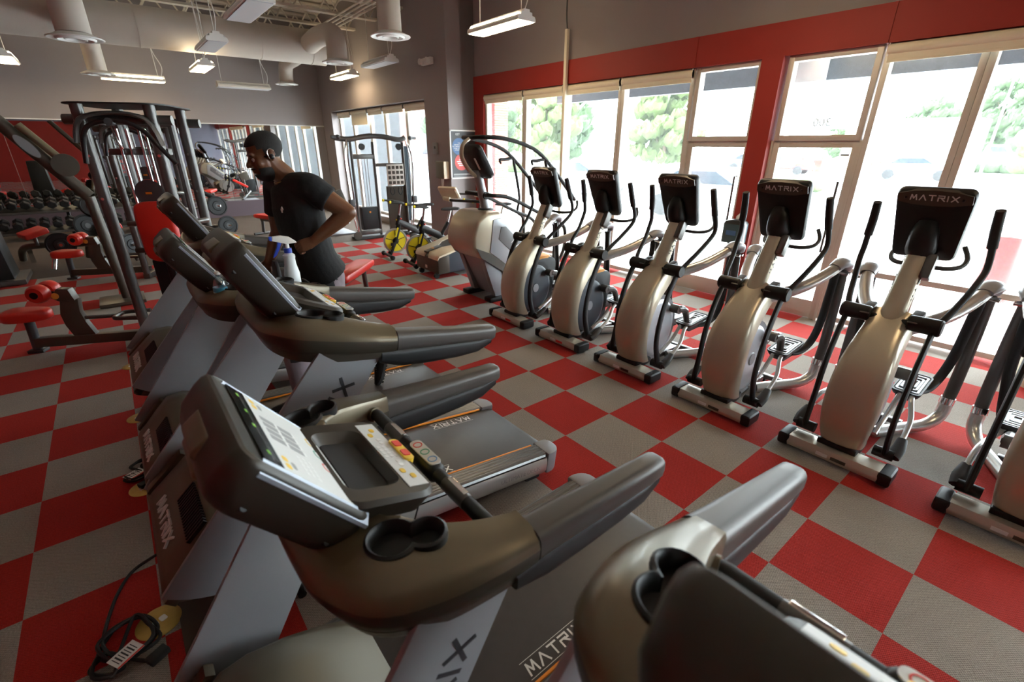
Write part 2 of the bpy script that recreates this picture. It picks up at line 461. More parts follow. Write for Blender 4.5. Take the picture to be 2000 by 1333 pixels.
# mirror panes
for i in range(8):
    y1 = YW2-.01-i*1.48; y0 = max(y1-1.472, YL+.02)
    if y1 < YL+.3: break
    o = sbox('mirror_pane', (XM, y0, .455), (XM+.006, y1, 2.55), 'mirror')
    o['kind'] = 'structure'; o.name = 'trim_%d' % (30+i)
sbox('trim_6', (XM, YL, 2.55), (XM+.02, YW2, 2.575), 'white_paint')
# ------------------------------------------------------------------ windows and doors
NW = [0]
def window(x0, x1, z0, z1, y, jt=.06, depth=.11, bars=(), name='window'):
    NW[0] += 1
    r = MB()
    r.box(((x0+x1)/2, y, z1-jt/2), (x1-x0, depth, jt), bev=.004); r.box(((x0+x1)/2, y, z0+jt/2), (x1-x0, depth, jt), bev=.004)
    for x in (x0+jt/2, x1-jt/2): r.box((x, y, (z0+z1)/2), (jt-.002, depth+.012, z1-z0-.002), bev=.004)
    for zb in bars: r.box(((x0+x1)/2, y, zb), (x1-x0, depth, .06), bev=.004)
    f = struct(r.build('%s_%d' % (name, NW[0]), 'frame_alu'))
    g = MB().box(((x0+x1)/2, y, (z0+z1)/2), (x1-x0-jt, .008, z1-z0-jt)).build('pane', 'window_glass', f)
    return f
YG = 4.29
for a, b in ((-6.76, -5.50), (-5.50, -4.43), (-4.43, -3.20), (-3.20, -1.97)): window(a, b, .04, 2.98, YG)
for a, b in ((.16, .97), (.97, 1.90), (1.90, 2.83), (2.83, 3.78)): window(a, b, .04, 2.98, YG, bars=(.68,))
for a, b in ((4.02, 5.4), (5.4, 6.8), (6.8, 8.3)): window(a, b, .04, 2.98, YG)
def door(n, x0, x1):
    window(x0, x1, 2.08, 2.98, YG, jt=.06)
    r = MB(); jt = .07
    r.box(((x0+x1)/2, YG, 2.05), (x1-x0, .06, .09), bev=.004); r.box(((x0+x1)/2, YG, .12), (x1-x0, .06, .22), bev=.004)
    for x in (x0+jt/2, x1-jt/2): r.box((x, YG, 1.05), (jt, .068, 2.096), bev=.004)
    for x in (x0-.012, x1+.012): r.box((x, YG, 1.04), (.03, .13, 2.08), bev=.003)
    d = struct(r.build('door_%d' % n, 'frame_alu'))
    MB().box(((x0+x1)/2, YG, 1.1), (x1-x0-.12, .008, 1.84)).build('pane', 'window_glass', d)
    h = MB(); xh = x1-.10
    h.tube([(xh, YG-.03, 1.65), (xh, YG-.10, 1.65), (xh, YG-.10, .85), (xh, YG-.03, .85)], .013, 10)
    h.build('door_handle', 'gunmetal', d)
    return d
door(1, -1.95, -1.07); d2 = door(2, -.78, .14)
MB().box((.02, YG-.035, 1.93), (.085, .004, .02)).build('sticker', 'dark_grey', d2)
# reversed house number on the transom
Mt = Matrix(((-1,0,0,-.36),(0,0,1,YG+.006),(0,1,0,2.24),(0,0,0,1)))
tn = text_obj('trim_7', '300', Matrix(((-1,0,0,-.31),(0,0,-1,YG+.012),(0,1,0,2.27),(0,0,0,1))), .13, 'key_grey'); struct(tn)
# side windows
xs = [-13.8, -12.75, -11.55, -10.6, -9.4, -8.07]
for a, b in zip(xs[:-1], xs[1:]): window(a, b, .16, 2.95, YW2+.30)
# roller blinds
def blind(x0, x1, y, z, drop=0.05, label='', r=.048):
    t = thing('roller_blind', label, 'blind', ((x0+x1)/2, y, z), group='cream roller blinds above the windows')
    w = x1-x0
    MB().cyl((-w/2, 0, 0), (w/2, 0, 0), r, 16).build('roll', 'cream', t)
    MB().box((0, -.02, -drop/2-.02), (w-.02, .004, drop+.04)).box((0, -.02, -drop-.045), (w-.02, .014, .025), bev=.004).build('shade', 'cream', t)
    for s in (-1, 1): MB().box((s*(w/2-.004), .01, 0), (.008, .09, .11)).build('bracket', 'white_paint', t)
    return t
for (a, b), lb in zip(((-6.74, -5.52), (-5.48, -4.45), (-4.41, -3.22), (-3.18, -1.99)),
    ('cream roller blind nearest the grey pilaster', 'cream roller blind left of the white conduit pole', 'cream roller blind just right of the white conduit pole', 'cream roller blind left of the first glass door')):
    blind(a, b, YW+.02, 2.915, .05, lb)
blind(.19, 3.75, YW+.0, 2.92, .06, 'long cream roller blind right of the numbered door')
for (a, b), d, lb in zip(zip(xs[:-1], xs[1:]), (.06, .28, .06, .06, .06), ('cream blind over the side window nearest the mirror', 'half lowered cream blind over the side window', 'cream blind over the middle side window', 'cream blind over the side window fourth from the mirror', 'cream blind over the side window nearest the pilaster')):
    blind(a+.04, b-.04, YW2+.20, 2.88, d, lb)
# ------------------------------------------------------------------ lamps
def lamp_fixture(loc, lit=True, rz=0, label='', size=1.0):
    t = thing('ceiling_lamp', label, 'lamp', loc, (0,0,rz), 'hanging fluorescent lamps')
    L = 1.22*size
    p = [(-.16,0),(.16,0),(.16,.03),(.145,.06),(.10,.065),(.095,.10),(.055,.105),(.05,.135),(-.05,.135),(-.055,.105),(-.095,.10),(-.10,.065),(-.145,.06),(-.16,.03)]
    MB().prism([(y, z) for y, z in p], -L/2, L/2, 'X').build('housing', 'white_paint', t, smooth=0)
    for s in (-1, 1): MB().box((0, s*.125, .078), (L-.10, .045, .012), rot=(s*-.75,0,0)).build('upper_slot', 'lamp_slot' if lit else 'lens_off', t)
    MB().box((0,0,-.004), (L-.04, .27, .012)).build('lens', 'lamp_lens' if lit else 'lens_off', t)
    h = ZC-.75-loc[2]
    for s in (-1, 1): MB().tube([(s*(L/2-.12), 0, .13), (s*(L/2-.14), 0, h)], .006, 6).build('hanger', 'white_paint', t)
    MB().tube([(L/2-.05, 0, .13), (L/2-.0, .03, .35), (L/2-.12, .02, .7), (L/2-.14, 0, h)], .007, 6, smooth=5).build('power_cord', 'white_paint', t)
    return t
lamp_fixture((-4.35, 2.76, 3.6), True, 0, 'lit lamp hanging before the taupe wall over the climber machine')
lamp_fixture((-8.7, 2.86, 3.6), False, 0, 'unlit lamp hanging right of the round vent over the side window')
lamp_fixture((-11.2, 3.05, 3.6), True, 0, 'lit lamp hanging in the corner beside the side window')
lamp_fixture((-8.35, -.33, 3.55), False, 0, 'unlit lamp hanging below the duct, nearer of the two end-on lamps')
lamp_fixture((-11.0, -.12, 3.5), True, 0, 'small square looking lit lamp hanging above the runner')
lamp_fixture((-13.3, -1.2, 3.4), True, PI/2, 'lit long lamp on the mirror wall left of the small square one')
lamp_fixture((-12.9, 1.05, 3.35), False, PI/2, 'unlit long lamp below the small round vent in the corner')
lamp_fixture((-12.4, -3.22, 3.53), True, 0, 'lit lamp cut by the left edge of the picture')
lamp_fixture((-5.2, -.42, 3.5), False, 0, 'unlit lamp at the top edge above the tall mast')
lamp_fixture((-.55, 2.6, 3.6), True, 0, 'lit lamp just peeking in at the top edge')
for x, y in ((3.4, 1.9),):  # unseen lamp, added to light the fronts of the ellipticals
    lamp_fixture((x, y, 3.6), True, 0, 'unseen lamp added above the elliptical cut off at the right to light the row')
# ------------------------------------------------------------------ ducts and vents
dm = MB(); dm.tube([(-11.0, YL+.1, 4.15), (-11.0, 2.55, 4.15)], .36, 28)
y = YL+.8
while y < 2.5: dm.tube([(-11, y, 4.15), (-11, y+.03, 4.15)], .368, 28); y += 1.1
tag(dm.build('main_duct', 'duct_paint'), 'thick round beige air duct along the ceiling before the mirror wall', 'duct')
def vent(path, z, label, r=.2, d=.3):
    t = thing('air_vent', label, 'vent', (path[-1][0], path[-1][1], z), group='round ceiling air vents')
    P = [Vector(p)-Vector((path[-1][0], path[-1][1], z)) for p in path]
    MB().tube(P, r, 20, smooth=6).build('duct_elbow', 'duct_paint', t)
    prof = [(.02,.03),(d*.33,.03),(d*.36,-.02),(d*.40,-.02),(d*.42,.02),(d*.58,.02),(d*.62,-.025),(d*.68,-.025),(d*.72,.0),(d*.97,-.012),(d,-.006),(d,.004),(d*.8,.03),(r*1.02,.06),(r*.9,.06)]
    MB().lathe(prof, n=28).build('diffuser', 'white_paint', t)
    return t
vent([(-10.60, -2.1, 4.12), (-9.0, -2.1, 4.15), (-8.05, -2.1, 4.0), (-7.9, -2.1, 3.45)], 3.4, 'round vent on the left under the bent duct branch', .2, .33)
vent([(-11.27, -1.85, 4.12), (-12.0, -1.85, 4.1), (-12.35, -1.85, 3.9), (-12.4, -1.85, 3.45)], 3.4, 'round vent behind the duct left of the long lit lamp', .17, .30)
vent([(-10.60, 2.1, 4.15), (-9.9, 2.1, 4.2), (-9.1, 2.1, 4.1), (-9.0, 2.08, 3.65)], 3.6, 'round vent left of the unlit lamp near the side window', .2, .31)
vent([(-11.27, 2.2, 4.12), (-12.6, 2.3, 4.1), (-13.5, 2.35, 4.05), (-13.7, 2.35, 3.65)], 3.6, 'small round vent in the far corner above the mirror', .18, .30)
vent([(-5.0, 1.4, 4.9), (-5.5, 1.6, 4.8), (-5.88, 1.78, 4.5), (-5.9, 1.78, 3.65)], 3.6, 'round vent nearest the camera, before the taupe side wall', .18, .31)
# ------------------------------------------------------------------ treadmills
# local frame: x across, y towards the back of the deck (user side), front at y = -1.95, z up; origin on the floor near the rear roller
def make_treadmill():
    t = empty('treadmill')
    # deck -----------------------------------------------------
    MB().box((0,-.72,.095), (.74,1.62,.09), bev=.01).build('base_frame', 'black_plastic', t)
    b = MB(); pr = [(-1.5,.196),(.05,.196),(.085,.188),(.105,.165),(.10,.13),(.07,.12),(-1.5,.12)]
    b.prism([(y,z) for y,z in pr], -.285, .285, 'X', bev=.004); bo = b.build('belt', 'belt', t)
    for s in (-1, 1):
        M = frame_m((s*.235,-.75 if s > 0 else -.30,.1963), (0, s, 0), (-s, 0, 0))
        k = MB(); strokes(k, 'MATRIX', M, .045, w=.17, t=.0004)
        for dy in (-.036, .036): k.loft([[M @ Vector((x, dy+a, h)) for x, a in ((-.16,0),(.16,0),(.16,.002),(-.16,.002))] for h in (0,.0003)])
        k.build('belt_lettering', 'letter_silver', bo)
    for s in (-1, 1):
        r = MB(); top = [.30]
        pts = [(.30,.12),(.30,.205)]
        for k in range(5):
            x0 = .305+k*.0225; pts += [(x0,.212),(x0+.006,.216),(x0+.014,.216),(x0+.0195,.211)]
        pts += [(.422,.207),(.428,.195),(.424,.12)]
        r.prism([(s*x, z) for x, z in pts], -1.55, .0, 'Y'); ro = r.build('side_rail', 'rail_alu', t, smooth=20)
        q = MB(); q.prism([(s*.425,.188),(s*.433,.184),(s*.442,.15),(s*.440,.10),(s*.425,.075),(s*.40,.07),(s*.40,.10),(s*.42,.12)], -1.55, -.005, 'Y')
        po = q.build('side_panel', 'silver', t)
        q = MB(); q.box((s*.428,-.77,.191), (.006,1.5,.006)); q.build('panel_groove', 'black_plastic', po)
        MB().box((s*.292,-.73,.203), (.012,1.42,.012), bev=.003).build('orange_strip', 'orange', t)
        c = MB(); loop = []
        for i in range(7): a = PI/2*i/6; loop.append((s*(.36+.085*math.sin(a)), .02+.10*math.cos(a)))
        loop = [(s*.285,.10),(s*.285,.0)] + [(s*.445,-.005)] + [(x,y) for x,y in loop[::-1]] + [(s*.32,.12)]
        c.prism(loop, .075, .219, 'Z', bev=.012); c.build('rear_cap', 'mid_grey_cap', t)
        MB().box((s*.34,-.05,.04), (.08,.12,.07), bev=.015).build('foot', 'black_rubber', t)
        MB().cyl((s*.36-.03,-1.55,.045), (s*.36+.03,-1.55,.045), .045).build('wheel', 'black_rubber', t)
    M = frame_m((.4418,-.22,.135), (0,1,0), (-.03,0,1))
    text_obj('side_lettering', 'ULTIMATE DECK', M, .042, 'key_grey', t)
    # motor hood -------------------------------------------------
    def hsec(y, w, zb, zt, cr):
        pts = [(-w,zb),(w,zb),(w*1.0,zb+(zt-zb)*.45),(w*.93,zb+(zt-zb)*.78),(w*.78,zt-cr*.2),(w*.5,zt),(0,zt+cr*.15),(-w*.5,zt),(-w*.78,zt-cr*.2),(-w*.93,zb+(zt-zb)*.78),(-w,zb+(zt-zb)*.45)]
        return [(x,y,z) for x,z in pts]
    h = MB(); h.loft([hsec(-1.30,.40,.13,.215,.02), hsec(-1.36,.405,.10,.255,.04), hsec(-1.46,.405,.09,.32,.05), hsec(-1.58,.40,.08,.385,.06), hsec(-1.70,.395,.08,.42,.06), hsec(-1.79,.39,.09,.405,.05), hsec(-1.86,.385,.10,.325,.03), hsec(-1.925,.38,.11,.245,.02), hsec(-1.965,.37,.12,.195,.01), hsec(-1.98,.36,.13,.165,.005)])
    ho = h.build('motor_hood', 'hood_metal', t, smooth=50)
    g = MB()
    for k in range(16):
        x = -.10+k*.02
        g.box((.10+x,-1.845,.352), (.009,.016,.10), rot=(-.70,0,0))
    g.build('grille', 'black_plastic', ho)
    M = frame_m((.0,-1.928,.236), (1,0,0), (0,.62,.78)); k = MB(); strokes(k, 'MATRIX', M, .05, w=.19, t=.012); k.build('front_lettering', 'letter_silver', ho)
    for s in (-1, 1):
        bk = MB(); bk.prism([(-1.98,.17),(-1.945,.135),(-1.80,.325),(-1.83,.345)], s*.37, s*.424, 'X', bev=.006)
        for yy, zz in ((-1.935,.195),(-1.85,.30)): bk.cyl((s*.42, yy, zz), (s*.4285, yy, zz), .014)
        bk.build('hood_bracket', 'hood_metal', t)
    # uprights ----------------------------------------------------
    for s in (-1, 1):
        u = MB()
        bot = smooth2([(-1.985,.215),(-1.90,.165),(-1.80,.135),(-1.70,.13)], 3)
        side = [(y, z) for y, z in bot]+[(-1.65,.16),(-1.125,1.085),(-1.40,1.10)]
        u.prism(side, s*.428, s*.446, 'X', bev=.004)
        uo = u.build('upright', 'upright_silver', t, smooth=30)
        d = Vector((0,.52,.86)).normalized()
        M = frame_m((s*.4465,-1.40,.78), d if s > 0 else d, Vector((0,-d.z,d.y)) if s > 0 else Vector((0,d.z,-d.y)))
        if s < 0: M = frame_m((-.4465,-1.40,.78), -d, Vector((0,-d.z,d.y)))
        k = MB(); strokes(k, 'MATRIX', M, .062, sp=.38, w=.21, t=.0008); lo = k.build('upright_lettering', 'letter_dark', uo)
    # wing (console base) -------------------------------------------
    def wsec(c, d, w, zt, zb, tilt=0, n=(0,0,1)):
        """section across direction d at centre c: flat top, round outer shoulder, skirt"""
        d = Vector((d[0], d[1], 0)).normalized(); o = Vector((d.y, -d.x, 0))     # o points outwards (right of travel)
        hh = zt-zb
        pts = [(-.5,0),(-.46,.012),(.16,.010),(.33,-.008),(.44,-.16*hh),(.50,-.40*hh),(.48,-.66*hh),(.43,-.88*hh),(.30,-hh),(-.3,-hh),(-.48,-.9*hh),(-.5,-.5*hh)]
        return [Vector((c[0], c[1], zt))+o*(a*w)*1.0+Vector((0,0,b)) for a, b in pts]
    path = [(.0,-1.465,.20,1.165,1.09),(.13,-1.465,.20,1.168,1.085),(.23,-1.455,.21,1.185,1.08),(.300,-1.43,.215,1.205,1.075),(.345,-1.395,.215,1.208,1.072),(.388,-1.31,.17,1.195,1.068),(.41,-1.21,.135,1.175,1.065),(.418,-1.12,.112,1.158,1.06),(.42,-1.08,.104,1.154,1.06)]
    full = [(-x,y,w,a,b) for x,y,w,a,b in path[:0:-1]]+path
    fine = []
    for i in range(len(full)-1):
        q0, q1, q2, q3 = full[max(0,i-1)], full[i], full[i+1], full[min(len(full)-1,i+2)]
        for j in range(4):
            k = j/4; fine.append(tuple(.5*((2*b_)+(c_-a_)*k+(2*a_-5*b_+4*c_-d_)*k*k+(3*b_-a_-3*c_+d_)*k**3) for a_,b_,c_,d_ in zip(q0,q1,q2,q3)))
    full = fine+[full[-1]]
    secs = []
    for i, (x,y,w,a,b) in enumerate(full):
        p = full[max(0,i-1)]; q = full[min(len(full)-1,i+1)]
        secs.append(wsec((x,y), (q[0]-p[0], q[1]-p[1]), w, a, b))
    wg = MB(); wg.loft(secs); wo = wg.build('console_base', None, t, smooth=45, mats=['olive_metal','olive_dark'])
    for p in wo.data.polygons:  # downward faces take the darker olive of the lower band
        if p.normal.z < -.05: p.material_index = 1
    def heart(s, r1, r2):
        c1, c2 = Vector((s*.315,-1.385)), Vector((s*.345,-1.315)); pts = []
        for k in range(40):
            a = 2*PI*k/40; d = Vector((math.cos(a), math.sin(a))); best = 0
            for c, r in ((c1,r1),(c2,r2)):
                m = Vector((s*.327,-1.357)); e = m-c; bb = e.dot(d); cc = e.length_squared-r*r; disc = bb*bb-cc
                if disc >= 0: best = max(best, -bb+math.sqrt(disc))
            pts.append(m+d*best)
        return pts
    for s in (-1, 1):
        cut = MB(); cut.loft([[(p.x,p.y,z) for p in heart(s,.053,.041)] for z in (1.10,1.30)]); boolean_cut(wo, cut, 60)
    for s in (-1, 1):
        A, B, C_ = heart(s,.060,.048), heart(s,.048,.036), heart(s,.046,.034)
        rim = MB()
        rim.loft([[(p.x,p.y,1.19) for p in A], [(p.x,p.y,1.222) for p in A], [((p.x+q.x)/2,(p.y+q.y)/2,1.226) for p,q in zip(A,B)], [(p.x,p.y,1.220) for p in B], [(p.x,p.y,1.13) for p in C_], [(s*.327+(p.x-s*.327)*.6,-1.357+(p.y+1.357)*.6,1.125) for p in C_]])
        rim.build('cup_holder', 'black_plastic', t, smooth=50)
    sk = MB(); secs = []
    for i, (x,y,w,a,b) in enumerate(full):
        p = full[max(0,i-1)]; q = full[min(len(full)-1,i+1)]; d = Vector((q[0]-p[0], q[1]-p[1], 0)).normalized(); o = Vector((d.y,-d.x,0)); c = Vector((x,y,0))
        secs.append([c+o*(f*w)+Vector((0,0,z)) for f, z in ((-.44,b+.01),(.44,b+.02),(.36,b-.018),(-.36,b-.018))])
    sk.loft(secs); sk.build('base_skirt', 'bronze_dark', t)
    # arms ------------------------------------------------------------
    for s in (-1, 1):
        def asec(y, zc, w, h, x=.415):
            L = [(a*1.0, b) for a, b in rrect(w, h, min(w,h)*.32, 4)]
            return [(s*(x+a), y, zc+b) for a, b in L]
        a = MB(); a.loft([asec(-1.078,1.108,.100,.094,.42), asec(-1.0,1.104,.096,.090,.42), asec(-.80,1.094,.088,.082,.422), asec(-.62,1.087,.080,.078,.423), asec(-.555,1.086,.076,.074,.423), asec(-.54,1.086,.064,.062,.423)])
        ao = a.build('arm', 'arm_grey', t, smooth=50)
        l = MB(); l.loft([asec(-1.15,1.05,.098,.06,.42), asec(-1.05,1.036,.096,.094,.42), asec(-.92,1.030,.090,.095,.42), asec(-.75,1.030,.084,.088,.422), asec(-.64,1.034,.08,.072,.423), asec(-.565,1.056,.07,.045,.423)])
        l.build('arm_underside', 'black_plastic', ao, smooth=50)
    # cross bar and pods ------------------------------------------------
    bar = MB(); bar.tube([(-.37,-1.14,1.122),(-.33,-1.135,1.125),(.33,-1.135,1.125),(.37,-1.14,1.122)], .021, 16); bo2 = bar.build('cross_bar', 'black_rubber', t)
    for s in (-1, 1):
        MB().tube([(s*.385,-1.148,1.118),(s*.345,-1.137,1.124)], [.030,.027], 14).build('bar_collar', 'olive_metal', bo2)
        g = MB(); g.tube([(s*.13,-1.135,1.125),(s*.235,-1.135,1.125)], .0222, 16); g.build('pulse_grip', 'gunmetal', bo2)
        MB().box((s*.1825,-1.130,1.146), (.085,.016,.006), bev=.002).build('pulse_plate', 'chrome', bo2)
    pod = MB(); pod.tube([(-.085,-1.135,1.125),(-.075,-1.135,1.125),(.075,-1.135,1.125),(.085,-1.135,1.125)], [.020,.030,.030,.020], 18); po = pod.build('control_pod', 'black_plastic', bo2, smooth=50)
    pp = MB(); pp.prism(rrect(.145,.038,.016,4), 1.1525, 1.1565, 'Z', M=Matrix.Translation((0,-1.130,0))); pp.build('pod_panel', 'key_white', po)
    for k, m in enumerate(('red_key','green_key','blue_key')):
        ring = MB(); x = -.045+k*.045
        ring.lathe([(.0115,.0),(.0115,.0012),(.0145,.0012),(.0145,0)], c=(x,-1.130,1.1564), n=18); ring.build('pod_key', m, po)
    # console head -------------------------------------------------------
    n_ = Vector((0,.22,.24)); top = Vector((0,-1.61,1.470)); bot = Vector((0,-1.412,1.212))
    up = (top-bot); H = up.length; up.normalize(); nrm = up.cross(Vector((1,0,0)))        # nrm points to the user and up
    F = Matrix((Vector((-1,0,0)), up, nrm)).transposed().to_4x4(); F.translation = (top+bot)/2
    def cs(w, h, dz, r, sh=0): return [F @ Vector((x, y+sh, dz)) for x, y in rrect(w, h, r, 5)]
    hd = MB(); hd.loft([cs(.36,.24,-.110,.05,.012), cs(.425,H-.02,-.098,.055,.005), cs(.452,H+.025,-.07,.05), cs(.462,H+.04,-.02,.045), cs(.462,H+.04,.004,.042), cs(.452,H+.03,.016,.038), cs(.438,H+.012,.020,.034), cs(.42,H-.01,.016,.03)])
    ho = hd.build('console_head', 'console_shell', t, smooth=40)
    for s in (-1, 1):
        bz = MB(); bz.loft([[F @ Vector((s*x, y, z)) for x, z in ((.206,.0218),(.2335,.003),(.2335,-.006),(.20,.012))] for y in (-H/2-.008, H/2-.03)]); bz.build('console_bezel', 'bevel_glint', ho)
    kp = MB(); kp.box((0,-.028,.0180), (.405,H-.075,.005), rot=None); 
    kp.bm.transform(F)
    def key(x, y, w, h, mi, r=None):
        kp.mi = mi; tpl = MB(); tpl.prism(rrect(w,h,r or min(w,h)*.45,3), .0195, .0208+.0004*(mi==0), 'Z'); kp._merge(tpl.bm, F @ Matrix.Translation((x,y,0)))
    for x in (-.155, .155):
        for q in (-.016, .016): key(x+q, .055-0*abs(x), .024, .016, 1)
        key(x, .035, .03, .012, 2)
    for x in (-.155,-.125,.0): pass
    for r_ in range(3):
        for c_ in range(5): key(-.155+c_*.019+(r_%2)*.006, -.005-r_*.018, .015, .010, 3)
    for c_ in range(4):
        for r_ in range(2): key(-.03+c_*.034, .035-r_*.055, .026, .045, 2, .004); key(-.03+c_*.034, .008-r_*.055, .024, .010, 3)
    for x, m_ in ((-.04,4),(.03,5),(.10,1)): key(x, -.115, .042, .024, m_); key(x, -.115, .030, .015, 0)
    kp.mi = 2; tp = MB(); tp.box((0,-.117,.0190), (.40,.04,.0012)); kp._merge(tp.bm, F)
    kp.build('keypad', None, ho, mats=['key_white','yellow_key','key_grey','label_white','red_key','green_key'])
    ld = MB(); ld.box((0,H/2-.062,.0185), (.40,.05,.004)); ld.bm.transform(F); lo = ld.build('led_strip', 'led_dark', ho)
    lg = MB()
    for x in (-.15,-.02,.06,.16): lg.box((x,H/2-.062,.0208), (.016,.007,.0006), rot=(0,0,.05))
    lg.bm.transform(F); lg.build('led_digits', 'led_green', lo)
    bd = MB(); bd.box((0,H/2-.035,-.078), (.17,.055,.075), bev=.014, seg=3); bd.box((0,H/2+.0,-.055),(.15,.04,.06),bev=.012,seg=3); bd.bm.transform(F); bo3 = bd.build('badge', 'olive_metal', ho, smooth=50)
    Mb = F @ frame_m((0,H/2-.035,-.1158), (-1,0,0), (0,1,0)); k = MB(); strokes(k, 'MATRIX', Mb, .020, w=.17, t=.0008); k.build('badge_lettering', 'letter_silver', bo3)
    for s in (-1, 1):
        for y in (H/2-.06, -H/2+.05): MB().cyl(F @ Vector((s*.212,y,-.078)), F @ Vector((s*.2255,y,-.068)), .008, 12).build('screw_cap', 'black_rubber', ho)
    # accessory tray --------------------------------------------------------
    tr = MB()
    T0 = Matrix.Translation((0,-1.325,1.212)) @ Matrix.Rotation(-.30,4,'X')
    tr.loft([[T0 @ Vector((x,y,-.05)) for x,y in rrect(.38,.21,.04)], [T0 @ Vector((x,y,.005)) for x,y in rrect(.43,.25,.05)], [T0 @ Vector((x,y,.018)) for x,y in rrect(.41,.235,.045)], [T0 @ Vector((x,y-.025,.018)) for x,y in rrect(.31,.145,.035)], [T0 @ Vector((x,y-.022,-.014)) for x,y in rrect(.26,.11,.035)]])
    tro = tr.build('accessory_tray', 'console_shell', t, smooth=40)
    tb = MB(); tb.box((0,-.02,-.0105), (.26,.10,.003)); tb.bm.transform(T0); tb.build('tray_mat', 'black_rubber', tro)
    ks = MB(); a = MB(); a.box((0,.080,.0185), (.36,.056,.003)); ks._merge(a.bm, T0)
    def key2(x, y, w, h, mi):
        ks.mi = mi; q = MB(); q.prism(rrect(w,h,min(w,h)*.45,3), .02, .0213, 'Z'); ks._merge(q.bm, T0 @ Matrix.Translation((x,y,0)))
    for x in (-.135,-.105,.105,.135): key2(x, .078+(-.008 if abs(x)<.12 else .008), .022, .014, 1)
    for r_ in range(3):
        for c_ in range(4): key2(-.03+c_*.018, .062+r_*.015, .014, .010, 2)
    for x in (-.075,-.055,.055,.075): key2(x, .082, .016, .012, 2)
    ks.build('tray_keys', None, tro, mats=['key_white','yellow_key','label_white'])
    st = MB(); st.prism(rrect(.12,.03,.012), -.01, .026, 'Z', M=T0 @ Matrix.Translation((0,.118,0))); so = st.build('stop_bar', 'yellow_key', t)
    sr = MB()
    for x in (-.03,.025): sr.prism(rrect(.032,.022,.005), .0262, .029, 'Z', M=T0 @ Matrix.Translation((x,.118,0)))
    sr.build('stop_key', 'red_key', so)
    MB().tube([T0 @ Vector((.05,.12,0)), T0 @ Vector((.09,.15,-.06)), T0 @ Vector((.07,.17,-.16)), T0 @ Vector((.06,.17,-.21))], .0025, 6, smooth=4).build('safety_cord', 'black_rubber', t)
    return t
TREAD_X = {'T1': 2.15, 'T2': .98, 'T3': -.14, 'T4': -1.17, 'T5': -2.25}
TREAD_TILT = {'T1': .13, 'T2': .0, 'T3': .13, 'T4': .05, 'T5': .13}
TREAD_LABEL = {'T1': 'dark grey treadmill nearest the camera, cut off at the lower right corner', 'T2': 'treadmill in the foreground with its lit keypad panel in full view',
  'T3': 'treadmill seen side on beside the running man, with an empty cup holder', 'T4': 'treadmill the man runs on, with a water bottle in its cup holder', 'T5': 'farthest treadmill, beside the red back pad of the weight tower'}
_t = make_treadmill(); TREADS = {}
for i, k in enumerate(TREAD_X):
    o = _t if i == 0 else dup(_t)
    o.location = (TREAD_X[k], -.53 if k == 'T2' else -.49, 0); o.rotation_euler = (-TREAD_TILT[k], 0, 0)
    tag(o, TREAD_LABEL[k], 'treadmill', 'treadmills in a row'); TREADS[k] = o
for k, ti in TREAD_TILT.items():          # lifted ones stand on their incline legs
    if ti < .03: continue
    for s in (-1, 1):
        zf = 1.5*math.sin(ti)+.05
        R = Matrix.Rotation(ti, 3, 'X')
        m = MB(); a = R @ Vector((s*.30, -1.45, 0)) ; top = Vector((s*.30,-1.5,.10)); g = R @ Vector((s*.30, top.y*math.cos(ti)+top.z*math.sin(ti)-.0, 0))
        wp = Vector((s*.30, -1.5*math.cos(ti)+.1*math.sin(ti), 0))       # world offset under the hood
        foot = R @ (wp + Vector((0,0,.02)))
        m.tube([top, foot], .022, 10); m.cyl(foot-Vector((.025,0,0)), foot+Vector((.025,0,0)), .02, 14)
        m.build('incline_leg', 'black_plastic', TREADS[k])
